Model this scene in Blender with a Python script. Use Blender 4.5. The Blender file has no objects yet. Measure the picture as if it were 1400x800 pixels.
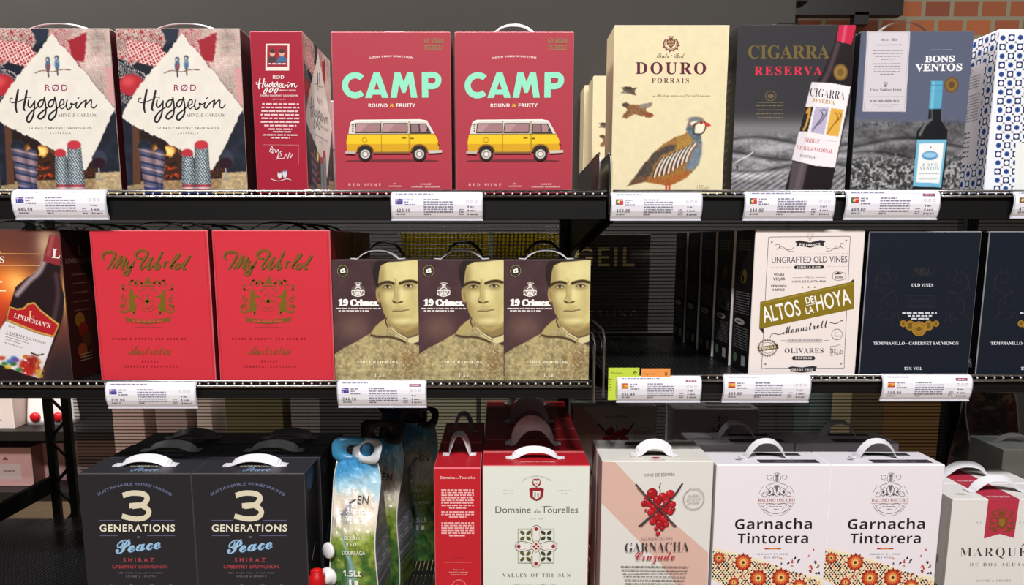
import bpy, bmesh, math, random
import numpy as np
from mathutils import Vector

# ------------------------------------------------------------------ camera, light, exposure
sc = bpy.context.scene
COL = sc.collection
F_PX, CX, CY, PITCH = 1051.0, 682.0, 500.0, math.radians(9.2)
CAM = Vector((0.0, 0.0, 1.45))
cd = bpy.data.cameras.new('camera'); co = bpy.data.objects.new('camera', cd); COL.objects.link(co)
co.location = CAM; co.rotation_euler = (math.pi/2 - PITCH, 0, 0)
cd.sensor_width = 36; cd.lens = F_PX*36/1400
cd.shift_x = (700-CX)/1400; cd.shift_y = (CY-400)/1400
cd.clip_start = .02
sc.camera = co
sc.view_settings.view_transform = 'Standard'; sc.view_settings.look = 'None'
sc.view_settings.gamma = 1; sc.view_settings.use_curve_mapping = False
sc.view_settings.exposure = 0.0
wd = bpy.data.worlds.new('world'); sc.world = wd; wd.use_nodes = True
wd.node_tree.nodes['Background'].inputs[0].default_value = (.9, .93, 1, 1)
wd.node_tree.nodes['Background'].inputs[1].default_value = .02
def area(name, loc, aim, power, size, sy=None, col=(1, .97, .92)):
    l = bpy.data.lights.new(name, 'AREA'); l.energy = power; l.color = col
    l.shape = 'RECTANGLE'; l.size = size; l.size_y = sy or size
    o = bpy.data.objects.new(name, l); COL.objects.link(o); o.location = loc
    o.rotation_euler = (Vector(aim)-Vector(loc)).to_track_quat('-Z', 'Y').to_euler()
    return o
for lx in (-1.35, -.45, .45, 1.35):
    area('ceiling_lamp', (lx*1.2, -2.6, 5.5), (lx*.8, 1.15, 1.2), 120, .45, col=(1, .95, .985) if abs(lx) > 1 else (.985, 1, .95))
area('fill_lamp', (0, -1.6, 2.7), (0, 1.2, 1.2), 5, 2.6, .3)  # weak frontal fill, an unseen source
area('fill_lamp', (-1.5, 1.5, 2.9), (-1.45, 2.3, .9), 75, .5)  # unseen fill, set strong to brighten the goods across the aisle
area('fill_lamp', (.2, 1.95, 2.9), (.2, 1.99, .9), 66, 2.2, .05)  # added slit of light to brighten box fronts beyond the ribbed sheets
area('fill_lamp', (.3, 2.9, 2.9), (.3, 2.0, .9), 10, 1.4, .4)  # unseen fill over the goods beyond the gondola
area('brick_fill', (2.1, 2.5, 2.9), (2.0, 3.4, 2.2), 1.1, .3, col=(1, .85, .65))  # added warm fill to brighten the brick wall

# ------------------------------------------------------------------ helpers
PI = math.pi
random.seed(7)
Fw = Vector((0, math.cos(PITCH), -math.sin(PITCH))); Uw = Vector((0, math.sin(PITCH), math.cos(PITCH)))
def at(px, py, Y):
    """the point at depth Y that the photograph shows at pixel px, py"""
    d = Vector((1, 0, 0))*((px-CX)/F_PX) + Fw - Uw*((py-CY)/F_PX)
    return CAM + d*(Y/d.y)
def lin(c):
    if isinstance(c, str):
        c = c.lstrip('#'); c = [int(c[i:i+2], 16)/255 for i in (0, 2, 4)]
    c = np.asarray(c, float)
    return np.where(c <= .04045, c/12.92, ((np.maximum(c, 0)+.055)/1.055)**2.4)
def rgb(c):
    c = c.lstrip('#'); return np.array([int(c[i:i+2], 16)/255 for i in (0, 2, 4)])

MATS = {}
def mat(name, col='#808080', rough=.5, metal=0., spec=.4, attr=False, trans=0., alpha=1., emit=0, bump=0, bscale=300, var=0.06):
    if name in MATS: return MATS[name]
    m = bpy.data.materials.new(name); m.use_nodes = True; nt = m.node_tree; b = nt.nodes['Principled BSDF']
    c = list(lin(col))+[1]
    b.inputs['Roughness'].default_value = rough; b.inputs['Metallic'].default_value = metal
    b.inputs['Specular IOR Level'].default_value = spec
    b.inputs['Transmission Weight'].default_value = trans; b.inputs['Alpha'].default_value = alpha
    if attr:
        a = nt.nodes.new('ShaderNodeAttribute'); a.attribute_name = 'Col'
        nt.links.new(a.outputs['Color'], b.inputs['Base Color'])
    else:
        n = nt.nodes.new('ShaderNodeTexNoise'); n.inputs['Scale'].default_value = 25
        tc = nt.nodes.new('ShaderNodeTexCoord'); nt.links.new(tc.outputs['Object'], n.inputs['Vector'])
        mx = nt.nodes.new('ShaderNodeMix'); mx.data_type = 'RGBA'; mx.inputs[6].default_value = c
        mx.inputs[7].default_value = [x*(1-var*2) for x in c[:3]]+[1]
        nt.links.new(n.outputs['Fac'], mx.inputs[0]); nt.links.new(mx.outputs[2], b.inputs['Base Color'])
    if bump:
        n2 = nt.nodes.new('ShaderNodeTexNoise'); n2.inputs['Scale'].default_value = bscale
        tc = nt.nodes.new('ShaderNodeTexCoord'); nt.links.new(tc.outputs['Object'], n2.inputs['Vector'])
        bp = nt.nodes.new('ShaderNodeBump'); bp.inputs['Strength'].default_value = bump; bp.inputs['Distance'].default_value = .001
        nt.links.new(n2.outputs['Fac'], bp.inputs['Height']); nt.links.new(bp.outputs[0], b.inputs['Normal'])
    if emit:
        b.inputs['Emission Color'].default_value = c; b.inputs['Emission Strength'].default_value = emit
    MATS[name] = m; return m
INK = mat('printed_card', rough=.42, spec=.35, attr=True)
FOIL = mat('printed_film', rough=.28, spec=.6, attr=True, bump=.25, bscale=28)
PLAIN = mat('label_paper', rough=.35, spec=.45, attr=True)
BLACK = mat('black_metal', '#0b0b0b', .5, .0, .3)
CHROME = mat('chrome_wire', '#c8c8c8', .25, 1.)
DARKW = mat('dark_wire', '#262627', .3, .4)
STRAP = mat('white_strap', '#e8e6ea', .35, 0, .5)
STRAPD = mat('black_strap', '#161616', .35, 0, .5)
CLEAR = mat('clear_plastic', '#f2f2f6', .12, 0, .5, alpha=.35)

def tag(o, label=None, cat=None, group=None, kind=None):
    if label: o['label'] = label
    if cat: o['category'] = cat
    if group: o['group'] = group
    if kind: o['kind'] = kind
    return o
def empty(name, loc=(0, 0, 0), rz=0):
    o = bpy.data.objects.new(name, None); COL.objects.link(o); o.location = loc; o.rotation_euler = (0, 0, rz)
    o.empty_display_size = .02
    return o
def copy_tree(o, parent=None):
    c = o.copy(); COL.objects.link(c)
    if parent: c.parent = parent
    for ch in list(o.children): copy_tree(ch, c)
    return c
def relabel(o, label, group=None):
    o['label'] = label
    if group: o['group'] = group
    return o

class MB:
    """collects shapes into one mesh, with a colour per face"""
    def __init__(s): s.v = []; s.f = []; s.c = []; s.sm = []
    def add(s, vs, fs, col='#808080', smooth=False):
        b = len(s.v); s.v += [tuple(x) for x in vs]; L = lin(col)
        for f in fs: s.f.append([b+i for i in f]); s.c.append(L); s.sm.append(smooth)
    def box(s, x0, x1, y0, y1, z0, z1, col='#808080'):
        vs = [(x, y, z) for x in (x0, x1) for y in (y0, y1) for z in (z0, z1)]
        s.add(vs, [(0, 1, 3, 2), (4, 6, 7, 5), (0, 4, 5, 1), (2, 3, 7, 6), (0, 2, 6, 4), (1, 5, 7, 3)], col)
    def bar(s, p, q, w, h, col='#808080'):
        """rectangular bar from p to q"""
        p, q = Vector(p), Vector(q); d = (q-p).normalized()
        a = d.cross(Vector((0, 0, 1)));
        if a.length < .05: a = d.cross(Vector((0, 1, 0)))
        a.normalize(); b = a.cross(d).normalized(); a *= w/2; b *= h/2
        vs = [e+i*a+j*b for e in (p, q) for i, j in ((-1, -1), (1, -1), (1, 1), (-1, 1))]
        s.add(vs, [(3, 2, 1, 0), (4, 5, 6, 7)]+[(k, (k+1) % 4, 4+(k+1) % 4, 4+k) for k in range(4)], col)
    def tube(s, pts, r, col='#808080', n=6, caps=True):
        pts = [Vector(p) for p in pts]; rings = []; up = Vector((0.13, .21, 1)).normalized()
        for i, p in enumerate(pts):
            d = (pts[min(i+1, len(pts)-1)]-pts[max(i-1, 0)]).normalized()
            a = d.cross(up);
            if a.length < .1: a = d.cross(Vector((1, .2, 0)))
            a.normalize(); b = d.cross(a).normalized()
            rr = r[i] if isinstance(r, (list, tuple)) else r
            rings.append([p+(a*math.cos(2*PI*k/n)+b*math.sin(2*PI*k/n))*rr for k in range(n)])
        vs = [v for R in rings for v in R]
        fs = [(i*n+k, i*n+(k+1) % n, (i+1)*n+(k+1) % n, (i+1)*n+k) for i in range(len(pts)-1) for k in range(n)]
        if caps: fs += [tuple(range(n))[::-1], tuple((len(pts)-1)*n+k for k in range(n))]
        s.add(vs, fs, col, True)
    def ball(s, c, r, col='#808080', n=8):
        vs = []; m = n//2
        for i in range(m+1):
            t = PI*i/m
            for k in range(n): vs.append((c[0]+r*math.sin(t)*math.cos(2*PI*k/n), c[1]+r*math.sin(t)*math.sin(2*PI*k/n), c[2]+r*math.cos(t)))
        s.add(vs, [(i*n+k, i*n+(k+1) % n, (i+1)*n+(k+1) % n, (i+1)*n+k)[::-1] for i in range(m) for k in range(n)], col, True)
    def lathe(s, prof, o, axis, col='#808080', n=20):
        """profile (radius, height) spun about axis from o"""
        ax = Vector(axis).normalized(); a = ax.orthogonal().normalized(); b = ax.cross(a); o = Vector(o)
        vs = [o+ax*h+(a*math.cos(2*PI*k/n)+b*math.sin(2*PI*k/n))*r for r, h in prof for k in range(n)]
        fs = [(i*n+k, i*n+(k+1) % n, (i+1)*n+(k+1) % n, (i+1)*n+k) for i in range(len(prof)-1) for k in range(n)]
        s.add(vs, fs, col, True)
    def build(s, name, m, parent=None, extra=None, xf=None):
        V = np.array(s.v, float).reshape(-1, 3); F = list(s.f)
        me = bpy.data.meshes.new(name)
        lens = np.array([len(f) for f in F], np.int32); loops = np.fromiter((i for f in F for i in f), np.int32)
        C = np.repeat(np.array(s.c), lens, axis=0) if len(F) else np.zeros((0, 3)); sm = np.array(s.sm, bool)
        for (ev, el, elen, ec) in (extra or []):
            loops = np.concatenate([loops, el+len(V)]); V = np.concatenate([V, ev]); lens = np.concatenate([lens, elen])
            C = np.concatenate([C, ec]); sm = np.concatenate([sm, np.zeros(len(elen), bool)])
        me.vertices.add(len(V)); me.vertices.foreach_set('co', V.astype(np.float32).ravel())
        me.loops.add(len(loops)); me.loops.foreach_set('vertex_index', loops.astype(np.int32))
        st = np.concatenate([[0], np.cumsum(lens)[:-1]]).astype(np.int32)
        me.polygons.add(len(lens)); me.polygons.foreach_set('loop_start', st); me.polygons.foreach_set('loop_total', lens.astype(np.int32))
        me.update(calc_edges=True); me.validate()
        me.polygons.foreach_set('use_smooth', sm)
        a = me.color_attributes.new('Col', 'FLOAT_COLOR', 'CORNER')
        a.data.foreach_set('color', np.concatenate([C, np.ones((len(C), 1))], 1).astype(np.float32).ravel())
        me.materials.append(m)
        o = bpy.data.objects.new(name, me); COL.objects.link(o)
        if parent: o.parent = parent
        return o

# ------------------------------------------------------------------ lettering and pictures for printed faces
STY = {'b': (0x1D400, 0x1D41A, 0x1D7CE), 'i': (0x1D434, 0x1D44E, 0), 'bi': (0x1D468, 0x1D482, 0), 's': (0x1D4D0, 0x1D4EA, 0),
       'f': (0x1D56C, 0x1D586, 0), 'S': (0x1D5A0, 0x1D5BA, 0x1D7E2), 'B': (0x1D5D4, 0x1D5EE, 0x1D7EC), 'I': (0x1D608, 0x1D622, 0),
       'BI': (0x1D63C, 0x1D656, 0), 'm': (0x1D670, 0x1D68A, 0x1D7F6)}
def styled(t, st):
    if st == 'r' or st not in STY: return t
    U, L, D = STY[st]; o = ''
    for c in t:
        if st == 'i' and c == 'h': o += '\u210E'
        elif 'A' <= c <= 'Z': o += chr(U+ord(c)-65)
        elif 'a' <= c <= 'z': o += chr(L+ord(c)-97)
        elif D and c.isdigit(): o += chr(D+ord(c)-48)
        else: o += c
    return o
GC = {}
def glyphs(t, st='r', off=0., sp=1., res=3):
    k = (t, st, off, sp)
    if k in GC: return GC[k]
    c = bpy.data.curves.new('lettering', 'FONT'); c.body = styled(t, st); c.size = 1; c.offset = off
    c.space_character = sp; c.resolution_u = res
    o = bpy.data.objects.new('lettering', c); COL.objects.link(o)
    ev = o.evaluated_get(bpy.context.evaluated_depsgraph_get()); me = ev.to_mesh()
    n = len(me.vertices); V = np.zeros(n*3, np.float32); me.vertices.foreach_get('co', V); V = V.reshape(-1, 3)[:, :2].astype(float)
    me.calc_loop_triangles()
    T = np.zeros(len(me.loop_triangles)*3, np.int32); me.loop_triangles.foreach_get('vertices', T); T = T.reshape(-1, 3)
    ev.to_mesh_clear(); bpy.data.objects.remove(o); bpy.data.curves.remove(c)
    if len(T):
        a, b, d = V[T[:, 0]], V[T[:, 1]], V[T[:, 2]]
        cr = (b[:, 0]-a[:, 0])*(d[:, 1]-a[:, 1])-(b[:, 1]-a[:, 1])*(d[:, 0]-a[:, 0])
        T = np.where((cr < 0)[:, None], T[:, ::-1], T)
    GC[k] = (V, T); return GC[k]
CAPS = {}
def cap(st):
    if st not in CAPS:
        V, T = glyphs('H', st); CAPS[st] = V[:, 1].max() if len(V) else .7
    return CAPS[st]

def vnoise(x, y, seed=0):
    xi = np.floor(x).astype(np.int64); yi = np.floor(y).astype(np.int64); xf = x-xi; yf = y-yi
    xf = xf*xf*(3-2*xf); yf = yf*yf*(3-2*yf)
    def h(a, b):
        n = (a*374761393+b*668265263+seed*1274126177) & 0x7fffffff
        n = ((n ^ (n >> 13))*1274126177) & 0x7fffffff
        return ((n ^ (n >> 16)) & 0xffff)/65535.
    return (h(xi, yi)*(1-xf)+h(xi+1, yi)*xf)*(1-yf)+(h(xi, yi+1)*(1-xf)+h(xi+1, yi+1)*xf)*yf
def fbm(x, y, seed=0, o=4):
    r = 0; a = .5; t = 0
    for i in range(o): r = r+a*vnoise(x, y, seed+i); t += a; x = x*2.03; y = y*2.03; a *= .5
    return r/t
def sst(a, b, x):
    t = np.clip((x-a)/(b-a), 0, 1); return t*t*(3-2*t)

class Pic:
    """a picture painted on a fine grid, in the coordinates of its face's drawing"""
    def __init__(s, art, nx, ny, box=None):
        u, v = np.meshgrid(np.linspace(0, 1, nx), np.linspace(0, 1, ny)); s.art = art; s.nx, s.ny = nx, ny
        if box is None: s.X, s.Y = art.inv(u, v)
        else: s.X = box[0]+(box[2]-box[0])*u; s.Y = box[1]+(box[3]-box[1])*v
        s.C = np.zeros((ny, nx, 3))
    def put(s, m, col):
        c = rgb(col) if isinstance(col, str) else col
        m = np.clip(m, 0, 1)[..., None]; s.C = s.C*(1-m)+m*c
    def mul(s, f): s.C = s.C*(f[..., None] if getattr(f, 'ndim', 0) == 2 else f)
    def dpoly(s, pts):
        x, y = s.X, s.Y; d = np.full(x.shape, 1e18); sg = np.ones(x.shape); n = len(pts)
        for i in range(n):
            ax, ay = pts[i]; bx, by = pts[i-1]; ex, ey = bx-ax, by-ay; wx, wy = x-ax, y-ay
            t = np.clip((wx*ex+wy*ey)/(ex*ex+ey*ey+1e-12), 0, 1)
            d = np.minimum(d, (wx-ex*t)**2+(wy-ey*t)**2)
            c1 = y >= ay; c2 = y < by; c3 = ex*wy > ey*wx
            sg = np.where((c1 & c2 & c3) | (~c1 & ~c2 & ~c3), -sg, sg)
        return sg*np.sqrt(d)
    def mpoly(s, pts, soft=2., jit=0, js=.1): 
        d = s.dpoly(pts)
        if jit: d = d+jit*(fbm(s.X*js, s.Y*js, 5)-.5)*2
        return 1-sst(-soft/2, soft/2, d)
    def mell(s, cx, cy, rx, ry, rot=0, soft=.15):
        c, n = math.cos(rot), math.sin(rot); x, y = s.X-cx, s.Y-cy
        q = np.sqrt(((x*c+y*n)/rx)**2+((-x*n+y*c)/ry)**2)
        return 1-sst(1-soft, 1+soft, q)
    def mcap(s, p, q, r0, r1=None, soft=2.):
        r1 = r0 if r1 is None else r1; ex, ey = q[0]-p[0], q[1]-p[1]; wx, wy = s.X-p[0], s.Y-p[1]
        t = np.clip((wx*ex+wy*ey)/(ex*ex+ey*ey+1e-12), 0, 1)
        return 1-sst(-soft/2, soft/2, np.hypot(wx-ex*t, wy-ey*t)-(r0+(r1-r0)*t))
    def mline(s, pts, r, soft=1.5):
        m = 0
        for a, b in zip(pts, pts[1:]): m = np.maximum(m, s.mcap(a, b, r, soft=soft))
        return m
    def poly(s, pts, col, **k): s.put(s.mpoly(pts, **k), col)
    def ell(s, *a, col='#fff', op=1, **k): s.put(s.mell(*a, **k)*op, col)
    def line(s, pts, r, col, **k): s.put(s.mline(pts, r, **k), col)

def spline(pts, n=8, closed=False):
    P = [np.array(p, float) for p in pts]; out = []; N = len(P)
    for i in range(N if closed else N-1):
        if closed: a, b, c, d = P[(i-1) % N], P[i], P[(i+1) % N], P[(i+2) % N]
        else: a, b, c, d = P[max(i-1, 0)], P[i], P[i+1], P[min(i+2, N-1)]
        for k in range(n):
            t = k/n; out.append(tuple(.5*(2*b+(c-a)*t+(2*a-5*b+4*c-d)*t*t+(3*b-a-3*c+d)*t**3)))
    if not closed: out.append(tuple(P[-1]))
    return out

LAY = 6e-5
class Art:
    """flat print for one face: q = the face's corners (tl, tr, bl, br) in drawing units"""
    def __init__(s, q, wm, hm):
        s.q = q; s.wm, s.hm = wm, hm; s.V = []; s.T = []; s.N = []; s.C = []; s.n = 0; s.L = 1
        (s.tlx, s.tly), (s.trx, s.try_), (s.blx, s.bly), (s.brx, s.bry) = q
    def uv(s, x, y):
        x = np.asarray(x, float); y = np.asarray(y, float)
        # two fixed-point steps for the slightly tilted top and bottom edges
        u = .5*np.ones_like(x)
        for _ in range(4):
            yt = s.tly+(s.try_-s.tly)*u; yb = s.bly+(s.bry-s.bly)*u; v = (y-yt)/(yb-yt)
            xl = s.tlx+(s.blx-s.tlx)*v; xr = s.trx+(s.brx-s.trx)*v; u = (x-xl)/(xr-xl)
        return u, v
    def inv(s, u, v):
        x = (s.tlx*(1-u)+s.trx*u)*(1-v)+(s.blx*(1-u)+s.brx*u)*v
        y = (s.tly*(1-u)+s.try_*u)*(1-v)+(s.bly*(1-u)+s.bry*u)*v
        return x, y
    def up(s): s.L += 1; return s
    def _add(s, X, Y, loops, lens, C):
        u, v = s.uv(X, Y); u = np.clip(u, .002, .998); v = np.clip(v, .002, .998); P = np.stack([u*s.wm, v*s.hm, np.full(u.shape, s.L*LAY)], -1).reshape(-1, 3)
        s.V.append(P); s.T.append(np.asarray(loops, np.int64)+s.n); s.N.append(np.asarray(lens, np.int64)); s.C.append(C); s.n += len(P)
    def poly(s, pts, col):
        a = np.array(pts, float); n = len(a)
        ar = np.sum(a[:, 0]*np.roll(a[:, 1], -1)-np.roll(a[:, 0], -1)*a[:, 1])
        if ar > 0: a = a[::-1]
        s._add(a[:, 0], a[:, 1], np.arange(n), [n], np.repeat(lin(col)[None], n, 0)); return s
    def rect(s, x0, y0, x1, y1, col): return s.poly([(x0, y0), (x1, y0), (x1, y1), (x0, y1)], col)
    def ell(s, cx, cy, rx, ry=None, col='#000', n=22, rot=0, a0=0, a1=2*PI):
        ry = rx if ry is None else ry; c, k = math.cos(rot), math.sin(rot); pts = []
        for i in range(n):
            t = a0+(a1-a0)*i/n; x, y = rx*math.cos(t), ry*math.sin(t); pts.append((cx+x*c-y*k, cy+x*k+y*c))
        return s.poly(pts, col)
    def line(s, pts, w, col, closed=False, taper=None):
        P = np.array(pts, float)
        if closed: P = np.concatenate([P, P[:1]])
        n = len(P); d = np.gradient(P, axis=0)
        if closed: d[0] = d[-1] = P[1]-P[-2]
        d /= np.maximum(np.hypot(d[:, 0], d[:, 1]), 1e-9)[:, None]; nrm = np.stack([-d[:, 1], d[:, 0]], 1)
        W = np.full(n, w/2.) if taper is None else w/2.*np.interp(np.linspace(0, 1, n), np.linspace(0, 1, len(taper)), taper)
        A, B = P+nrm*W[:, None], P-nrm*W[:, None]; X = np.stack([A, B], 1).reshape(-1, 2)
        loops = np.array([[2*i, 2*i+2, 2*i+3, 2*i+1] for i in range(n-1)]).ravel()
        s._add(X[:, 0], X[:, 1], loops, [4]*(n-1), np.repeat(lin(col)[None], 4*(n-1), 0)); return s
    def seg(s, pts, w, col):
        for a, b in zip(pts, pts[1:]): s.line([a, b], w, col)
        return s
    def curve(s, pts, w, col, n=8, closed=False, taper=None):
        sp = spline(pts, n, closed); return s.line(sp, w, col, closed, taper)
    def ring(s, cx, cy, r, w, col, ry=None, n=28, a0=0, a1=2*PI):
        ry = r if ry is None else ry; full = abs(a1-a0-2*PI) < 1e-6
        pts = [(cx+r*math.cos(a0+(a1-a0)*i/n), cy+ry*math.sin(a0+(a1-a0)*i/n)) for i in range(n if full else n+1)]
        return s.line(pts, w, col, closed=full)
    def text(s, t, x, y, h, col, st='r', w=None, anc='c', rot=0, off=0., sp=1., slant=0, arc=None, hs=1., track=True):
        """cap height h, baseline through (x, y); w fits the width; arc = radius of the baseline circle (positive: bulges up)"""
        V, T = glyphs(t, st, off, sp)
        if not len(T): return s
        k = h/cap(st); X = V[:, 0]-V[:, 0].min(); wid = X.max()
        if track and w is not None and len(t) > 1 and st not in ('s', 'f') and not arc and w > 1.06*wid*k:      # open the letter spacing, not the letters
            V2, _ = glyphs(t, st, off, 2.); w2 = V2[:, 0].max()-V2[:, 0].min()
            f = (w/(k*1.04)-wid)/max(w2-wid, 1e-6)
            if f > 0: V = V+(V2-V)*f; X = V[:, 0]-V[:, 0].min(); wid = X.max()
        kx = k*hs if w is None else w/wid
        X = X*kx; Yv = V[:, 1]*k; X = X+Yv*slant; tot = wid*kx
        X = X-{'c': tot/2, 'l': 0, 'r': tot}[anc]
        if arc:
            a = X/arc; R = arc+Yv; X, Yv = R*np.sin(a), R*np.cos(a)-arc
        c, n = math.cos(rot), math.sin(rot)
        px, py = x+X*c+Yv*n, y+X*n-Yv*c
        s._add(px, py, T.ravel(), [3]*len(T), np.repeat(lin(col)[None], 3*len(T), 0)); return s
    def greek(s, x0, x1, y, h, col, seed=0, rot=0, just=1., al='l'):
        """a row of marks for a line of print too small to read"""
        R = random.Random(seed); L = (x1-x0)*just; x = x0 if al == 'l' else (x0+x1)/2-L/2; e = x+L; c, n = math.cos(rot), math.sin(rot)
        while x < e:
            wd_ = min(h*R.uniform(1.2, 5), e-x)
            if wd_ > h*.5:
                q = [(x, y-h), (x+wd_, y-h), (x+wd_, y), (x, y)]
                s.poly([(x0+(a-x0)*c-(b-y)*n, y+(a-x0)*n+(b-y)*c) for a, b in q], col)
            x += wd_+h*.8
        return s
    def para(s, x0, x1, y, n, dy, h, col, seed=0, al='l', rot=0):
        R = random.Random(seed)
        for i in range(n): s.greek(x0, x1, y+i*dy, h, col, seed*97+i, rot, R.uniform(.8, 1) if i < n-1 else R.uniform(.4, .8), al)
        return s
    def pic(s, p):
        ny, nx = p.ny, p.nx; idx = np.arange(nx*ny).reshape(ny, nx)
        q = np.stack([idx[:-1, :-1], idx[1:, :-1], idx[1:, 1:], idx[:-1, 1:]], -1).reshape(-1)
        s._add(p.X.ravel(), p.Y.ravel(), q, [4]*((nx-1)*(ny-1)), lin(np.clip(p.C, 0, 1)).reshape(-1, 3)[q]); s.up(); return s
    def out(s, fn):
        """mesh arrays; fn turns (u metres, v metres down, height) into points"""
        if not s.V: return None
        return (fn(np.concatenate(s.V)), np.concatenate(s.T), np.concatenate(s.N), np.concatenate(s.C))

def face_fn(side, w, d, h):
    def fn(P):
        u, v, e = P[:, 0], P[:, 1], P[:, 2]
        if side == 'front': return np.stack([-w/2+u, -d/2-e, h-v], 1)
        if side == 'right': return np.stack([w/2+e, -d/2+u, h-v], 1)
        if side == 'left': return np.stack([-w/2-e, d/2-u, h-v], 1)
        return np.stack([-w/2+u, d/2-v, h+e], 1)
    return fn
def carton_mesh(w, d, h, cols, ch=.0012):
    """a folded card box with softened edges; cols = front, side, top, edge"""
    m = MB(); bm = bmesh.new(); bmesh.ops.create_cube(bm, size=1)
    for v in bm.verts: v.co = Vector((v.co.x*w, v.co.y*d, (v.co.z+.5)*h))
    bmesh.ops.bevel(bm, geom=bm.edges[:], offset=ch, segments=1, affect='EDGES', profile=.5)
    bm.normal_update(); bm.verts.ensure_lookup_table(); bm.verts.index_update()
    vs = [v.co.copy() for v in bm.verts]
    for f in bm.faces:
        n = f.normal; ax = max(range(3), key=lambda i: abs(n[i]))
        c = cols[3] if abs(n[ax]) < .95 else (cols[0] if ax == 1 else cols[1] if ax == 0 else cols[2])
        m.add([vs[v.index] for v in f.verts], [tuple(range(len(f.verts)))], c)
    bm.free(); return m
def strap_mesh(span, rise, sw=.013, th=.0009, tilt=(.16, .3), n=20, ends=.010):
    """arched carrying strap standing on the box top, its ends folded flat; the ribbon twists to face forward by tilt (start, end)"""
    m = MB(); P = []
    if not isinstance(tilt, tuple): tilt = (tilt, tilt)
    for i in range(n+1):
        t = i/n; P.append((-span/2+span*t, rise*(1-abs(2*t-1)**2.5)))
    P = [(-span/2-ends, .0006)]+P+[(span/2+ends, .0006)]; vs = []; k = len(P)
    for i, (x, z) in enumerate(P):
        a = P[max(i-1, 0)]; b = P[min(i+1, k-1)]; dx, dz = b[0]-a[0], b[1]-a[1]; L = math.hypot(dx, dz); nrm = Vector((-dz/L, 0, dx/L))
        e = min(1, min(i, k-1-i)/3.); tl = (tilt[0]+(tilt[1]-tilt[0])*i/(k-1))*e
        wv = Vector((0, 1, 0))*math.cos(tl)+nrm*math.sin(tl); fn = nrm*math.cos(tl)-Vector((0, 1, 0))*math.sin(tl); c = Vector((x, 0, z+.0004))
        for (o, y) in ((0, -sw/2), (0, sw/2), (th, sw/2), (th, -sw/2)):
            p = c+wv*y+fn*o; vs.append((p.x, p.y, max(p.z, .0002)))
    fs = [(4*i+j, 4*i+(j+1) % 4, 4*i+4+(j+1) % 4, 4*i+4+j) for i in range(k-1) for j in range(4)]
    fs += [(0, 1, 2, 3)[::-1], tuple(4*(k-1)+j for j in range(4))]
    m.add(vs, fs, '#e8e6ea'); return m

HYG = [(30, [(205, 145), (185, 250), (165, 370), (182, 465)]), (30, [(325, 155), (300, 280), (275, 400), (298, 436)]), (12, [(130, 265), (95, 270), (95, 315), (160, 325), (270, 285), (340, 250), (385, 268)]),
       (22, [(346, 285), (338, 365), (372, 388), (424, 310)]), (24, [(428, 296), (418, 420), (398, 515), (352, 588), (316, 570), (332, 505), (400, 430), (470, 385)]),
       (22, [(550, 288), (502, 300), (470, 350), (492, 390), (534, 355), (562, 248)]), (24, [(560, 248), (577, 380), (567, 490), (512, 545), (470, 530), (490, 480), (560, 425), (622, 380)]),
       (22, [(690, 285), (642, 300), (612, 350), (637, 390), (678, 350), (704, 245)]), (24, [(702, 245), (723, 380), (713, 490), (652, 560), (614, 540), (630, 490), (700, 430), (772, 372)]),
       (17, [(770, 372), (822, 342), (820, 292), (785, 300), (765, 370), (800, 410), (852, 370)]), (19, [(875, 290), (858, 360), (880, 422), (932, 380), (922, 340), (960, 350), (995, 330)]),
       (20, [(1006, 318), (990, 380), (1016, 402), (1062, 340), (1130, 292)]), (30, [(1022, 262), (1030, 274)]), (24, [(1132, 290), (1114, 402)]), (18, [(1118, 372), (1188, 296), (1206, 312), (1200, 380), (1242, 402), (1282, 345)])]
MYW = [(30, [(108, 192), (76, 150), (108, 98), (180, 84), (236, 92), (252, 122), (205, 225), (145, 322)]), (15, [(215, 318), (280, 200), (342, 130)]), (36, [(340, 130), (292, 225), (262, 312)]), (15, [(262, 312), (340, 210), (402, 152)]), (34, [(402, 152), (372, 230), (345, 300), (380, 312)]),
       (28, [(432, 200), (404, 270), (424, 298), (472, 258)]), (24, [(520, 198), (472, 300), (424, 390), (380, 392), (382, 358), (440, 320), (505, 270)]),
       (30, [(620, 172), (560, 172), (528, 132), (560, 82), (640, 64), (694, 88), (692, 120), (640, 205), (600, 280), (612, 322)]), (17, [(612, 322), (670, 270), (752, 150)]), (38, [(760, 148), (722, 230), (700, 290), (724, 322)]), (18, [(724, 322), (800, 240), (865, 150), (908, 74)]),
       (30, [(900, 80), (852, 180), (806, 278), (820, 312), (862, 285), (852, 235)]), (30, [(945, 205), (918, 302)]), (14, [(918, 270), (962, 212), (986, 218)]), (26, [(998, 300), (1060, 212), (1130, 132), (1108, 118), (1040, 230), (1006, 290), (1042, 302)]),
       (26, [(1138, 240), (1086, 256), (1074, 302), (1124, 300), (1184, 232)]), (32, [(1282, 128), (1212, 240), (1178, 292), (1222, 312)])]
def brush(A, S, fx, fy, col, k=1., rot=0):
    """hand lettering: strokes (width, points); fx, fy turn stroke units into drawing units"""
    for w, pts in S:
        A.curve([(fx(x), fy(y)) for x, y in pts], w*k, col, 7, taper=[.75, 1, 1, 1, .55]); A.L += .02
    A.L = math.ceil(A.L); return A
def zq(z, tl, tr, bl, br, ybot=None):
    """corners measured in an enlarged crop: z = (x0, y0, scale); returns drawing corners and photo pixels"""
    if ybot is not None:
        yb = (ybot-z[1])*z[2]
        def ext(a, b): return (a[0]+(b[0]-a[0])*(yb-a[1])/(b[1]-a[1]), yb)
        bl, br = ext(tl, bl), ext(tr, br)
    q = (tl, tr, bl, br)
    return q, [(z[0]+x/z[2], z[1]+y/z[2]) for x, y in q]
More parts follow.
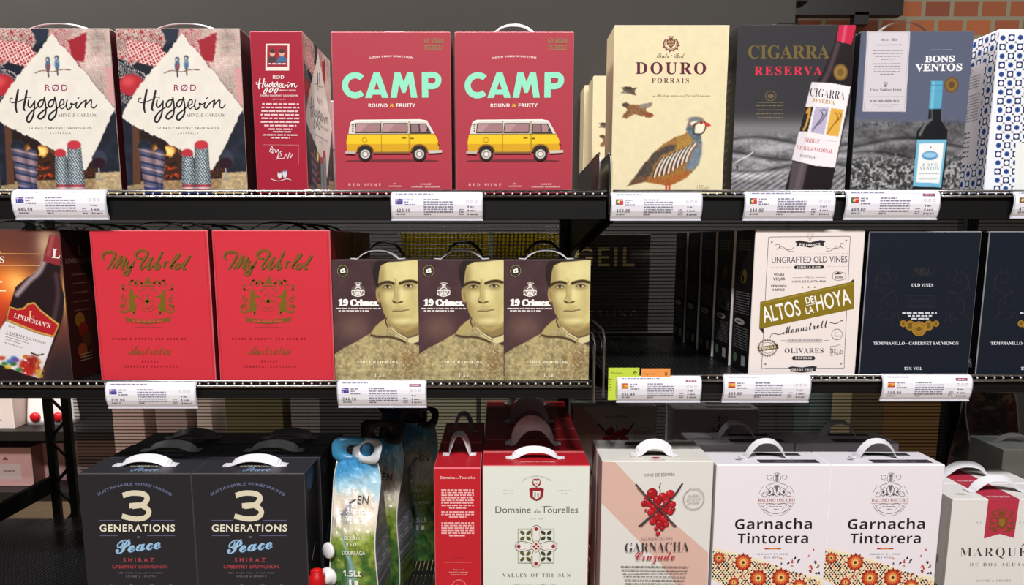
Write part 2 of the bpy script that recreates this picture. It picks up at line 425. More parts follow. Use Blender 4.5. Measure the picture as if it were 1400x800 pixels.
def solve(q, px, Y, zb):
    tl, tr, bl, br = px
    a, b, c, e = at(*tl, Y), at(*tr, Y), at(*bl, Y), at(*br, Y)
    w = ((b.x-a.x)+(e.x-c.x))/2; xc = (a.x+b.x+c.x+e.x)/4
    return xc, w, (a.z+b.z)/2-zb
def wine_box(label, q, w, h, d, cols, front=None, left=None, right=None, top=None, name='wine_box', group=None, strap=None,
             m=None, seam=True, cat='wine box', loc=None, rz=0):
    """root > carton (with its print), handle"""
    root = tag(empty(name), label, cat, group); ex = []
    for side, fnc, (fw, fh) in (('front', front, (w, h)), ('left', left, (d, h)), ('right', right, (d, h)), ('top', top, (w, d))):
        if fnc:
            A = Art(q if side == 'front' else ((0, 0), (fw*1000, 0), (0, fh*1000), (fw*1000, fh*1000)), fw, fh)
            fnc(A); o = A.out(face_fn(side, w, d, h))
            if o: ex.append(o)
    mb = carton_mesh(w, d, h, cols)
    mb.build('carton', m or INK, root, ex)
    if strap:
        hm = strap[-1] if isinstance(strap[-1], bpy.types.Material) else STRAP
        a = [x for x in strap if not isinstance(x, bpy.types.Material)]
        s = strap_mesh(*a).build('handle', hm, root); s.location = (0, 0, h)
    if loc is not None: root.location = loc
    root.rotation_euler.z = rz
    return root

# ------------------------------------------------------------------ printed designs (drawn in the units of each enlarged crop)
def hygge_pic(A, nx=170, ny=224):
    P = Pic(A, nx, ny); X, Y = P.X, P.Y
    n1 = fbm(X*.03, Y*.03, 3); n2 = fbm(X*.12, Y*.12, 9)
    P.put(np.ones_like(X), '#1c1f2c')
    P.put(sst(.45, .75, n1)*.6, '#2c3242')
    # knitted jumpers across the top
    def knit(poly, base, ink, ang, per, seed, thick=.1):
        m = P.mpoly(poly, soft=5, jit=5, js=.05); c, s_ = math.cos(ang), math.sin(ang)
        a, b = (X*c+Y*s_)/per, (-X*s_+Y*c)/per
        a = a+.25*(fbm(X*.02, Y*.02, seed+20)-.5); b = b+.25*(fbm(X*.02, Y*.02, seed+21)-.5); fa, fb = np.abs(a-np.floor(a)-.5), np.abs(b-np.floor(b)-.5)
        star = np.maximum(1-np.abs(fa-fb)/.10, 1-np.minimum(fa, fb)/.05)*(np.maximum(fa, fb) < .38); ringd = 1-np.abs(fa+fb-.60)/.07
        rows_ = (np.floor(b).astype(int) % 3 == seed % 3); pat = np.where(rows_, .9*np.sin(a*8*PI)*np.sin(b*6*PI), np.maximum(star, ringd)*.6)
        stitch = .88+.12*np.sin(a*2*PI*5)*np.sin(b*2*PI*4)
        fold = .72+.5*fbm(X*.018+seed, Y*.018, seed)
        base_c = rgb(base)*stitch[..., None]*fold[..., None]
        P.put(m, base_c); P.put(m*sst(thick, thick+.2, pat), rgb(ink)*fold[..., None])
    knit([(10, 40), (240, 40), (200, 120), (60, 200), (10, 190)], '#e0cfc4', '#a8343f', .35, 38, 2)
    knit([(10, 150), (60, 170), (150, 230), (60, 330), (10, 330)], '#2a2d38', '#cfc9c8', .6, 30, 4, .25)
    knit([(230, 40), (350, 40), (420, 120), (380, 220), (300, 150)], '#d9b9b2', '#b04350', -.6, 26, 6)
    knit([(340, 40), (500, 40), (520, 380), (470, 330), (380, 200), (350, 120)], '#dccbbf', '#c08a88', -.9, 40, 8, .3)
    P.poly([(190, 45), (265, 45), (250, 95), (215, 110)], '#27303f', soft=6, jit=6)
    P.poly([(60, 95), (180, 105), (215, 150), (170, 195), (70, 160)], '#b03a44', soft=6, jit=8)
    m = P.mpoly([(60, 95), (180, 105), (215, 150), (170, 195), (70, 160)], soft=6, jit=8)
    fa = np.abs((X*.95+Y*.3)/34 % 1-.5); fb = np.abs((Y*.95-X*.3)/34 % 1-.5); P.put(m*sst(0, .5, np.maximum(1-np.abs(fa-fb)/.10, 1-np.abs(fa+fb-.55)/.08)), '#ecd9d0')
    P.poly([(330, 95), (400, 70), (390, 175), (350, 170)], '#9c2330', soft=8, jit=8)
    P.ell(80, 258, 48, 40, col='#b32a34', soft=.2); P.ell(68, 245, 22, 18, col='#cf4a4e', soft=.7)
    P.poly([(470, 200), (520, 190), (530, 345), (480, 330)], '#cf9a98', soft=6, jit=8)
    # fireplace
    P.poly([(85, 400), (112, 400), (120, 640), (90, 650)], '#5a3a2c', soft=5)
    P.poly([(112, 430), (430, 470), (430, 630), (120, 630)], '#241a17', soft=8)
    fl = fbm(X*.035, Y*.02, 12)
    g = np.clip(1-np.hypot((X-205)/75, (Y-520)/95), 0, 1); P.put(g*sst(.35, .6, fl)*1.6, '#e8842a'); P.put(np.clip(g-.3, 0, 1)*sst(.4, .7, fl)*3, '#ffe08a')
    g = np.clip(1-np.hypot((X-225)/70, (Y-590)/34), 0, 1); P.put(g*sst(.4, .6, n2)*1.5, '#d9481e')
    g = np.clip(1-np.hypot((X-400)/50, (Y-590)/24), 0, 1); P.put(g*sst(.4, .6, n2)*1.5, '#c2421c')
    for (a, b) in (((190, 560), (260, 530)), ((215, 590), (285, 575)), ((255, 520), (275, 600)), ((380, 600), (425, 585))): P.line([a, b], 9, '#3b231a', soft=5)
    P.put(P.mpoly([(120, 622), (440, 612), (440, 690), (110, 690)], soft=6), rgb('#9b7f5c')*(.7+.6*n2)[..., None])
    P.put(P.mpoly([(425, 590), (520, 585), (530, 690), (420, 690)], soft=5, jit=4), rgb('#b7a07a')*(.75+.5*n2)[..., None])
    P.put(P.mpoly([(60, 640), (135, 630), (135, 690), (60, 690)], soft=5), rgb('#a58d69')*(.7+.5*n2)[..., None])
    # wine glass
    P.ell(438, 540, 30, 38, col='#3a3f50', op=.8, soft=.2); P.ell(438, 555, 25, 22, col='#2a0d18', op=.9); P.line([(438, 575), (440, 612)], 2.5, '#9a98a0'); P.ell(441, 614, 20, 4, col='#8d8a90', op=.7)
    # torn cream diamond
    D = [(270, 72), (330, 140), (410, 235), (501, 350), (440, 480), (397, 568), (385, 580), (300, 520), (180, 455), (44, 385), (60, 335), (150, 210), (215, 140)]
    P.put(P.mpoly([(x+3, y+4) for x, y in D], soft=14, jit=7, js=.07)*.5, '#15161c')
    P.put(P.mpoly(D, soft=3, jit=7, js=.07), rgb('#e6e0d5')*(.96+.06*n1)[..., None])
    # socks
    def sock(a, b, r0, r1, fn):
        m = P.mcap(a, b, r0, r1, soft=3); e = P.mcap(a, b, r0*.55, r1*.55, soft=max(r0, r1)*.9); fn(m); P.put(m*(1-e)*.35, '#101018')
    ax = lambda: Y+.25*X
    def stripes(m):
        t = np.sin((Y-.25*X)*.19)+.5*np.sin((Y-.25*X)*.47); P.put(m, '#5b5c78'); P.put(m*sst(.1, .4, t), '#9d8089'); P.put(m*sst(.6, .9, -t), '#2f3856'); P.put(m*sst(.9, 1.2, t), '#b9a2a4')
        P.put(m*(1-sst(488, 508, Y)), '#232838'); P.put(m*sst(640, 650, Y), '#2b3a78')
    sock((185, 520), (183, 672), 22, 20, stripes); sock((132, 488), (165, 676), 24, 28, stripes)
    def dots(m):
        t = np.sin((X+.2*Y)*.55)*np.sin((Y-.2*X)*.5); P.put(m, '#5f7886'); P.put(m*sst(.1, .35, t), '#d8dcda'); P.put(m*sst(.45, .6, -t), '#33424d')
        P.put(m*sst(632, 640, Y), '#b5303c'); P.put(m*sst(644, 648, Y)*(1-sst(650, 654, Y)), '#e6dcd8'); P.put(m*sst(655, 662, Y), '#2b3468')
    sock((294, 525), (300, 672), 21, 25, dots); P.ell(293, 514, 22, 15, col='#b8313c')
    sock((346, 498), (355, 676), 26, 33, dots); P.ell(346, 484, 26, 17, col='#bf3440')
    # two birds on a twig
    for bx, by, c1, c2 in ((253, 188, '#8a4a52', '#4a6a86'), (287, 182, '#4a6f9a', '#7f96a8')):
        P.ell(bx, by, 10, 22, col=c2); P.ell(bx+1, by+6, 7, 13, col=c1); P.ell(bx, by-24, 9, 9, col='#5b6470'); P.ell(bx-2, by-22, 3, 3, col='#e9e2d6'); P.line([(bx, by+18), (bx+2, by+40)], 3, '#34404e')
    P.line(spline([(204, 215), (232, 206), (270, 210), (305, 202), (338, 204)]), 2, '#7c5148')
    return P
def d_hygge(A):
    A.pic(hygge_pic(A))
    A.text('RØD', 283, 281, 23, '#8a2556', 'r', w=84, off=.005)
    brush(A, HYG, lambda x: 82.7+.2758*x, lambda y: 234.4+.2758*y, '#26242a', .29)
    A.text('ARNE & CARLOS', 359, 378, 13, '#7d7a7a', 'b', w=146, off=-.012)
    A.text('SHIRAZ·CABERNET SAUVIGNON', 294, 424, 8, '#6a6668', 'r', w=236, off=.012); A.text('AUSTRALIA', 295, 443, 7, '#8c8888', 'r', w=80, off=.004)
def d_hygge_spine(A):
    A.rect(116, 108, 206, 206, '#e9ded4').up(); A.rect(122, 114, 200, 192, '#a01f33').up()
    for x, c, k in ((142, '#4a3a3c', '#d8a78c'), (178, '#3f6a94', '#d8a78c')):
        A.ell(x, 178, 19, 26, c, a0=PI, a1=2*PI).up(); A.ell(x, 142, 10, 13, k).up(); A.ell(x, 135, 11, 8, '#4a3830').up()
    A.greek(128, 194, 184, 5, '#d9d3cf', 3)
    A.text('RØD', 166, 237, 14, '#f0dfe0', 'B', w=42)
    brush(A, HYG, lambda x: 70+.131*x, lambda y: 215+.131*y, '#f6ecea', .16); A.text('ARNE & CARLOS', 200, 283, 6, '#eedcdc', 'B', w=66)
    A.text('SHIRAZ·CABERNET SAUVIGNON', 169, 302, 6, '#eedcdc', 'B', w=142); A.text('AUSTRALIA', 169, 316, 5, '#d8a0a8', 'B', w=50)
    A.para(100, 250, 333, 8, 13.5, 5.5, '#ecc9cd', 5, 'c'); A.greek(148, 216, 437, 5, '#ecc9cd', 8); A.greek(110, 244, 449, 5, '#ecc9cd', 8, al='c'); A.greek(142, 212, 460, 5, '#ecc9cd', 18, al='c')
    A.line([(112, 484), (246, 484)], 1.5, '#d98a94'); A.line([(246, 490), (246, 560)], 1.5, '#c26a78')
    A.curve([(136, 512), (144, 488), (148, 516), (140, 503), (156, 503), (160, 514), (168, 502), (172, 514), (182, 506)], 2.4, '#f0dde0')
    A.curve([(164, 540), (172, 512), (180, 522), (168, 534), (190, 534), (198, 518), (204, 536), (212, 512), (214, 534), (222, 518)], 2.4, '#f0dde0')
    A.ell(175, 598, 8, 15, '#d8d4d8').up(); A.ell(194, 594, 8, 16, '#c8d4e0').up(); A.ell(175, 588, 5, 5, '#7a3040'); A.ell(194, 582, 5, 5, '#4a6a90'); A.curve([(142, 614), (170, 622), (200, 614), (218, 618)], 2.5, '#e8cfc8')
def d_hygge_front_on_side(A):
    B = Art(((18, 50), (487, 52), (70, 670), (523, 672)), A.wm, A.hm); d_hygge(B)
    A.V += B.V; A.T += [t+A.n for t in B.T]; A.N += B.N; A.C += B.C; A.n += B.n

def d_camp(A):
    def T(pts): return [(x, y) for x, y in pts]
    A.text('GOOD VIBES SELECTION', 262, 156, 6, '#f2dede', 'B', w=166, arc=560)
    C = '#93e3c3'; A.ring(126, 259, 38, 23, C, ry=37, n=30, a0=.80, a1=2*PI-.80)
    for p in ([(163, 306), (196, 212), (219, 212), (252, 306), (227, 306), (207.5, 246), (188, 306)], [(186, 294), (191, 275), (224, 275), (229, 294)], [(259, 306), (275, 212), (297, 212), (310, 248), (323, 212), (345, 212), (361, 306), (337, 306), (328, 254), (316, 288), (304, 288), (292, 254), (283, 306)], [(378, 212), (402, 212), (402, 306), (378, 306)]): A.L += .5; A.poly(p, C)
    A.L = 6; A.curve([(396, 223), (424, 223), (438, 231), (441, 243), (436, 256), (422, 264), (396, 264)], 22, C)
    A.text('ROUND', 212, 341, 14, '#f6e9e6', 'B', w=72); A.text('&', 265, 341, 14, '#ecc23c', 'B', w=17); A.text('FRUITY', 317, 341, 14, '#f6e9e6', 'B', w=72)
    A.text('VEGAN', 438, 107, 16, '#8e7f52', 'm', w=48, off=.014); A.text('FRIENDLY', 425, 131, 16, '#8e7f52', 'm', w=72, off=.014)
    A.ring(398, 99, 8, 2.5, '#8e7f52'); A.curve([(393, 96), (398, 104), (404, 94)], 2.4, '#8e7f52')
    A.text('RED WINE', 160, 640, 12, '#e0a2a4', 'B', w=122, off=.004)
    A.text('BY', 273, 632, 6, '#e7b3b4', 'B'); A.text('AUSTRALIA', 274, 642, 6, '#e7b3b4', 'B', w=48)
    A.text('SHIRAZ', 389, 634, 6, '#f0cfcf', 'B', w=40); A.text('CABERNET SAUVIGNON', 389, 644, 6, '#f0cfcf', 'B', w=108)
    # camper van
    A.ell(264, 542, 176, 5, '#6d2a30').up()
    A.poly(T([(100, 440), (104, 412), (112, 396), (126, 388), (370, 387), (392, 390), (402, 400), (424, 440)]), '#ddd5cc').up()
    A.poly(T([(106, 402), (112, 393), (126, 387), (370, 386), (396, 391), (400, 396), (300, 393), (140, 394)]), '#f3efe8').up()
    A.poly(T([(97, 440), (424, 440), (436, 462), (440, 484), (440, 508), (94, 508), (92, 470)]), '#ecc522').up()
    A.poly(T([(93, 478), (439, 478), (440, 508), (94, 508)]), '#d8a31c').up()
    A.line([(97, 441), (425, 441)], 2.5, '#8b7340').up()
    for a, b in ((128, 221), (231, 322)): 
        A.poly([(a-2, 400), (b+2, 400), (b+2, 437), (a-5, 437)], '#40343a').up(); A.poly([(a+2, 404), (b-1, 404), (b-1, 432), (a-2, 432)], '#a17a7c').up(); A.poly([(a+2, 404), (a+45, 404), (a+20, 432), (a-2, 432)], '#b48e8e').up()
    A.poly([(333, 402), (392, 402), (412, 438), (333, 438)], '#40343a').up(); A.poly([(337, 406), (364, 406), (366, 433), (337, 433)], '#8f7074').up(); A.poly([(369, 406), (390, 406), (404, 433), (371, 433)], '#a98486').up()
    for i in range(4): A.line([(112+i*.5, 404+i*8), (122-i*.8, 404+i*8)], 2.5, '#57504a')
    for x in (224, 328, 332): A.line([(x, 392), (x, 506)], 1.6, '#9c7a24')
    A.line([(332, 444), (332, 490)], 1.6, '#9c7a24'); A.ring(161, 462, 9, 1.5, '#c89c1e'); A.line([(302, 455), (318, 455)], 3, '#7a6424'); A.line([(334, 457), (346, 457)], 3, '#7a6424'); A.ell(398, 428, 4, 8, '#403438')
    A.up()
    for x in (163, 367):
        A.ell(x, 508, 33, 29, '#8a5f1c', a0=PI, a1=2*PI).up(); A.ell(x, 510, 29, 26, '#2a2020', a0=PI, a1=2*PI).up(); A.ell(x, 517, 26, 25, '#2b2526').up(); A.ell(x, 517, 18, 17.5, '#c9c2bb').up(); A.ell(x, 517, 13, 12.5, '#938c86').up(); A.ell(x, 517, 8, 8, '#e6e0da').up()
    A.poly([(88, 506), (130, 506), (126, 517), (88, 515)], '#b9b2aa'); A.poly([(194, 508), (332, 508), (332, 514), (194, 514)], '#7d6436'); A.poly([(400, 504), (452, 502), (452, 512), (402, 515)], '#c9c2ba'); A.ell(440, 476, 4, 6, '#b84a24').up()

def d_douro(A):
    P = Pic(A, 158, 226); X, Y = P.X, P.Y; n = fbm(X*.05, Y*.05, 2); n2 = fbm(X*.2, Y*.2, 7)
    P.put(np.ones_like(X), rgb('#e6d9b2')*(.97+.05*n)[..., None])
    # two birds in flight
    for (ox, oy, k, c) in ((0, 0, 1, '#5d4c3c'), (0, 0, 0, '#8a5f3c')):
        if k: W = [([(80, 268), (98, 264), (115, 272), (140, 268), (130, 280), (138, 296), (118, 292), (100, 288), (78, 290), (92, 276)], c)]
        else: W = [([(85, 328), (100, 322), (118, 332), (150, 330), (200, 322), (195, 335), (172, 348), (178, 356), (205, 368), (190, 382), (160, 374), (130, 366), (100, 384), (82, 378), (104, 350)], c)]
        for pts, cc in W: P.put(P.mpoly(pts, soft=4, jit=3, js=.2), rgb(cc)*(.6+.8*n2)[..., None])
    P.ell(96, 332, 12, 8, col='#4a4038'); P.poly([(150, 330), (200, 322), (190, 340), (150, 345)], '#8d8478', soft=4, jit=3, js=.2); P.ell(185, 368, 18, 8, rot=.3, col='#8f4a30'); P.ell(110, 270, 12, 6, col='#38322e'); P.ell(92, 286, 12, 4, col='#8b8378')
    # partridge
    body = [(106, 638), (128, 610), (160, 565), (200, 515), (240, 478), (285, 452), (320, 440), (338, 425), (375, 430), (385, 470), (384, 515), (370, 560), (345, 590), (305, 620), (262, 637), (215, 628), (165, 622), (130, 630)]
    m = P.mpoly(body, soft=4, jit=3, js=.15); P.put(m, rgb('#9b6f38')*(.75+.5*n2)[..., None])
    wing = [(106, 638), (128, 610), (160, 565), (205, 512), (250, 485), (290, 478), (285, 500), (235, 520), (205, 560), (190, 600), (150, 618)]
    P.put(P.mpoly(wing, soft=8, jit=5), rgb('#4b423a')*(.65+.7*n2)[..., None])
    P.put(P.mpoly([(300, 455), (340, 440), (355, 480), (340, 530), (300, 540), (285, 500)], soft=18), rgb('#a8803c')*(.8+.4*n2)[..., None])
    P.put(P.mpoly([(350, 470), (384, 470), (384, 515), (372, 555), (345, 585), (322, 570), (345, 520)], soft=16), rgb('#6f8090')*(.8+.4*n2)[..., None])
    P.put(P.mpoly([(190, 600), (235, 612), (300, 590), (345, 575), (330, 605), (262, 636), (190, 625)], soft=12), rgb('#a4602c')*(.8+.4*n2)[..., None])
    P.put(P.mpoly([(106, 638), (150, 600), (185, 608), (165, 624)], soft=6), rgb('#6d4a34')*(.7+.6*n2)[..., None])
    for i in range(8):
        x = 208+i*17; y = 552-i*8; L = 60-abs(i-3)*3
        pts = spline([(x, y+L), (x+6, y+L*.55), (x+20, y), (x+34, y-18)], 6)
        P.line([(a-5, b) for a, b in pts], 4, '#3a2c26', soft=4); P.line(pts, 3.6, '#e6ded0', soft=3); P.line([(a+5, b+3) for a, b in pts], 3, '#8a5230', soft=4)
    # neck, head
    P.put(P.mpoly([(332, 400), (350, 384), (380, 420), (385, 480), (360, 470), (335, 440), (325, 425)], soft=8), rgb('#5f6e78')*(.6+.8*n2)[..., None])
    P.ell(366, 398, 31, 21, col='#8c6c52', soft=.2); P.put(P.mell(360, 386, 26, 10, soft=.5), '#74797c')
    P.poly([(340, 400), (352, 392), (372, 390), (366, 395), (348, 408)], '#e9e2d2', soft=4)
    P.poly([(358, 436), (362, 408), (378, 398), (400, 402), (396, 420), (384, 438)], '#efe6cd', soft=4)
    P.line(spline([(396, 395), (400, 412), (392, 432), (376, 442), (358, 440), (352, 420), (360, 400)]), 2.5, '#2b2423', soft=2)
    P.poly([(396, 396), (410, 398), (421, 408), (408, 413), (398, 410)], '#c8342c', soft=2.5); P.ell(383, 398, 6, 5.5, col='#b23a30'); P.ell(383, 398, 3, 3, col='#16100f')
    for x in (252, 264): P.line([(x, 632), (x-2, 664)], 4, '#c0482c', soft=3)
    A.pic(P)
    c = '#7a4a3c'
    A.ring(268, 108, 27, 5, c, ry=23, a0=-.9, a1=PI+.9); A.ring(268, 108, 21, 2, c, ry=18, a0=-.9, a1=PI+.9)
    A.poly([(252, 92), (284, 92), (284, 108), (268, 124), (252, 108)], c).up(); A.poly([(256, 96), (280, 96), (280, 107), (268, 118), (256, 107)], '#b8925c').up(); A.poly([(266, 96), (270, 96), (270, 117), (266, 117)], c); A.rect(256, 104, 280, 107, c)
    A.text('♛', 268, 92, 12, c, 'r', w=26); A.text('Tinto · Red', 267, 158, 16, '#6d4a42', 's', w=104)
    for k in range(6): 
        t = .2+k*.5; A.ell(268+30*math.cos(t), 108+26*math.sin(t), 5, 3, c, n=8, rot=t)
    A.text('DOURO', 268, 217, 42, '#5f1c30', 'b', w=266, off=.004); A.text('PORRAIS', 266, 250, 17, '#63303a', 'b', w=140, off=-.004)
    A.text('Heritage wines crafted with passion', 316, 300, 8, '#8a6a5c', 's', w=202); A.greek(200, 212, 300, 2, '#8a6a5c', 2)
    A.text('13%vol', 390, 656, 22, '#a08e70', 'r', w=46)

def vineyard(P, y0, xr, seed, br=1.):
    X, Y = P.X, P.Y; n = fbm(X*.012, Y*.03, seed); n2 = fbm(X*.1, Y*.12, seed+3)
    m = sst(y0-12, y0+14, Y+(n-.5)*40)
    g = .42+.35*(n-.5)+.25*(n2-.5)
    for i, (a, h) in enumerate(((470, 20), (520, 26), (565, 30))):
        yy = a+18*np.sin(X*.012+i*1.7+seed); g = g-.22*np.exp(-((Y-yy)/6)**2)*n2*1.6; g = g+.14*np.exp(-((Y-yy-16)/12)**2)
    rows = np.sin((X*(.9 if xr else .5)+(Y-y0)*2.2)*.30*(1-(Y-y0)/900)); w = sst(y0+110, y0+170, Y); g = g+.10*rows*w
    P.put(m, (np.clip(g*br, 0, 1))[..., None]*np.array([1., .99, 1.02]))
def d_cigarra(A):
    P = Pic(A, 160, 228); X, Y = P.X, P.Y; n = fbm(X*.04, Y*.04, 4)
    P.put(np.ones_like(X), '#333236'); P.put(sst(330, 60, Y)*.35, '#272629')
    P.put(np.exp(-((Y-425)/40)**2)*.55, '#b9b6b8'); vineyard(P, 440, True, 3, 1.12)
    P.line([(70, 548), (130, 515), (135, 508)], 2, '#d8d4d4'); P.ell(75, 567, 3, 12, col='#1c1b1d'); P.put(P.mell(200, 495, 60, 12, soft=.8)*.5, '#d0ccce')
    bot = [(458, 38), (524, 38), (512, 118), (516, 180), (512, 262), (490, 380), (450, 566), (428, 680), (250, 680), (288, 538), (340, 330), (362, 268), (398, 215), (440, 110)]
    P.poly(bot, '#1d1417', soft=3)
    P.put(P.mline(spline([(300, 660), (345, 470), (385, 290), (425, 200), (455, 110)]), 9, soft=14)*.55, '#6d5a62')
    P.put(P.mpoly([(285, 545), (345, 555), (318, 680), (268, 680)], soft=8)*.6, '#75696f')
    P.poly([(459, 38), (524, 38), (506, 110), (450, 96)], '#c41f45', soft=2.5); P.put(P.mline([(484, 40), (474, 100)], 6, soft=8)*.6, '#e0708a')
    P.poly([(358, 248), (430, 250), (505, 264), (448, 568), (370, 560), (284, 538)], '#efe9ec', soft=2.5)
    P.put(P.mpoly([(284, 538), (358, 248), (385, 248), (320, 546)], soft=14)*.18, '#a79aa6')
    P.poly([(334, 340), (365, 338), (344, 432), (312, 430)], '#241d1f', soft=2); P.poly([(372, 338), (424, 342), (406, 442), (354, 434)], '#b9b2cc', soft=2); P.poly([(432, 343), (480, 350), (460, 450), (412, 444)], '#dfae4a', soft=2)
    for a in (((340, 360), (352, 345), (340, 400), (328, 425)), ): P.line(spline(a), 4, '#c8963c')
    for pts, c in (([(392, 352), (400, 372), (378, 405), (362, 428)], '#5b5670'), ([(400, 350), (416, 356), (396, 392), (372, 412)], '#5b5670'), ([(448, 360), (458, 380), (438, 410), (420, 436)], '#9a6a24'), ([(462, 362), (470, 372), (448, 400)], '#9a6a24')): P.line(spline(pts), 2.2, c)
    P.ell(466, 211, 27, 31, col='#7a5c2c', soft=.1); P.ell(466, 211, 20, 23, col='#9a7a3c', soft=.2); P.ell(466, 211, 13, 15, col='#75592a', soft=.3)
    A.pic(P)
    A.text('CIGARRA', 272, 160, 46, '#6f5e30', 'b', w=304)
    A.text('RESERVA', 270, 221, 31, '#d82c4c', 'b', w=254, off=.004)
    A.ring(204, 298, 20, 3, '#6a5c40', ry=18); A.ell(204, 299, 12, 8, '#6a5c40')
    for i, y in enumerate((324, 336, 352, 366, 380)): A.greek(154-(i % 2)*6, 250, y, 3.5, '#7a6a48', i+3, al='c')
    r = .12
    A.text('CIGARRA', 416, 306, 31, '#2c2629', 'b', w=132, rot=r, off=-.012); A.text('RESERVA', 402, 325, 14, '#b98e3e', 'b', w=86, rot=r)
    A.text('SHIRAZ', 361, 473, 13, '#c02c40', 'b', w=54, rot=r); A.text('TOURIGA NACIONAL', 369, 505, 14, '#c02c40', 'b', w=140, rot=r); A.text('PORTUGAL', 347, 531, 10, '#6b6368', 'b', w=66, rot=r)
    A.line([(318, 452), (458, 470)], 1, '#b8aeb2')
def d_cigarra_side(A):
    for i in range(14): A.greek(12, 60, 60+i*12, 4, '#6b6870', i)
    A.text('CIGARRA', 40, 40, 8, '#7a6630', 'b', w=50)

def d_bons(A):
    P = Pic(A, 156, 220); X, Y = P.X, P.Y; n2 = fbm(X*.11, Y*.11, 13)
    P.put(np.ones_like(X), '#5a6076'); P.put(sst(300, 70, Y)*.3, '#50566a'); vineyard(P, 388, False, 8, .92)
    m = sst(500, 560, Y+(n2-.5)*60); P.put(m*.9, (.18+.55*sst(.35, .75, fbm(X*.12, Y*.12, 22)))[..., None]*np.ones(3))
    P.put(np.exp(-((Y-402)/10)**2)*sst(.45, .6, n2)*.8, '#3d4048')
    P.poly([(96, 60), (254, 62), (244, 355), (81, 352)], '#d3ccd2', soft=2)
    P.poly([(332, 245), (380, 245), (376, 300), (378, 385), (405, 425), (402, 560), (388, 680), (276, 680), (283, 560), (288, 425), (330, 385), (334, 300)], '#17181d', soft=3)
    P.put(P.mline(spline([(300, 440), (318, 405), (338, 385)]), 5, soft=8)*.6, '#a8a6a8'); P.put(P.mline([(342, 345), (345, 385)], 3, soft=6)*.5, '#8d8c90')
    P.poly([(335, 243), (381, 243), (377, 345), (331, 345)], '#58a5c6', soft=2); P.put(P.mline([(346, 248), (343, 340)], 4, soft=8)*.6, '#9dd0e0'); P.line([(334, 258), (380, 258)], 1.5, '#3d86a6'); P.line([(333, 280), (379, 280)], 1, '#3d86a6')
    P.poly([(290, 458), (403, 458), (388, 638), (279, 634)], '#74b8d6', soft=2); P.poly([(300, 473), (393, 472), (380, 622), (290, 618)], '#eef0f0', soft=2)
    P.ell(341, 518, 31, 17, col='#4d8fc0', soft=.1); P.ell(341, 516, 26, 10, col='#9cc8e4', soft=.3)
    P.ell(413, 257, 27, 29, col='#6a4f2c', soft=.08); P.ell(413, 257, 20, 22, col='#8a6a38', soft=.1); P.ell(413, 257, 12, 13, col='#5f4726', soft=.3)
    A.pic(P)
    A.line([(101, 64), (249, 66), (239, 349), (87, 346)], 1.2, '#a39aa2', closed=True)
    A.text('Tinto · Red', 177, 96, 9, '#55505a', 's', w=62); A.greek(128, 224, 112, 3, '#8a8490', 1, al='c'); A.para(116, 232, 132, 4, 10.5, 3.2, '#8a8490', 2, 'c'); A.para(112, 230, 180, 5, 9.5, 3.2, '#8a8490', 4, 'c')
    A.text('♛', 167, 262, 16, '#7b7580', 'r'); A.text('Casa Santos Lima', 168, 277, 9, '#55505a', 'b', w=116); A.line([(95, 298), (238, 298)], 1, '#a39aa2'); A.greek(108, 218, 318, 7, '#948d98', 31, al='c'); A.para(110, 225, 330, 2, 8, 3, '#948d98', 7, 'c')
    A.text('BONS', 366, 174, 22, '#eef0f4', 'b', w=110, off=.02, track=False); A.text('VENTOS', 363, 206, 25, '#eef0f4', 'b', w=174, off=.02, track=False)
    A.greek(330, 410, 131, 2, '#9aa0b0', 4, al='c')
    A.text('▲', 343, 490, 7, '#6f8794'); A.text('BONS', 342, 558, 11, '#8aa0b0', 'b', w=56); A.text('VENTOS', 340, 571, 11, '#8aa0b0', 'b', w=74); A.greek(300, 378, 587, 2.5, '#a5b0b6', 5, al='c'); A.greek(302, 372, 607, 2.5, '#a5b0b6', 6, al='c')

def tiles(A, x0, y0, x1, y1, s, sk=0.):
    j = 0; y = y0
    while y < y1+s/2:
        i = 0; x = x0
        while x < x1+s/2:
            A.L = 1
            if (i+j) % 2 == 0:
                A.ell(x, y, s*.31, s*.31, '#31559c', n=8).up(); A.ell(x, y, s*.13, s*.13, '#1d3a7c', n=8)
            else:
                A.rect(x-s*.36, y-s*.36, x+s*.36, y+s*.36, '#1f2f66').up(); A.ell(x, y, s*.25, s*.25, '#eceef4', n=10)
            A.L = 1; q = s*.12; cx, cy = x+s/2, y+s/2
            A.poly([(cx-q, cy), (cx, cy-q), (cx+q, cy), (cx, cy+q)], '#2a2226')
            A.line([(cx-s*.45, cy-s*.45), (cx+s*.45, cy+s*.45)], s*.035, '#b9b4bc'); A.line([(cx-s*.45, cy+s*.45), (cx+s*.45, cy-s*.45)], s*.035, '#b9b4bc')
            x += s; i += 1
        y += s; j += 1
    A.L = 3
def d_tiles(A):
    tiles(A, 600, 82, 1000, 660, 33); A.L = 4; A.rect(664, 470, 1005, 700, '#e9ece8').up(); A.rect(700, 120, 1005, 330, '#e9ece8')
def d_tiles_side(A):
    w, h = A.wm*1000, A.hm*1000
    tiles(A, 5, 8, w-2, h, w/6.2); A.L = 4; A.rect(0, h*.17, w*.72, h*.80, '#e3dbe2').up()
    for i in range(5): A.greek(w*.1, w*.62, h*(.24+i*.018), h*.006, '#8d8794', i)
    A.text('⚜', w*.36, h*.215, h*.03, '#7d7684')
    for i in range(10): A.greek(w*.08, w*.66, h*(.36+i*.018), h*.006, '#8d8794', i+9)
    for i in range(6): A.greek(w*.1, w*.5, h*(.60+i*.03), h*.01, '#6f6978', i+29)

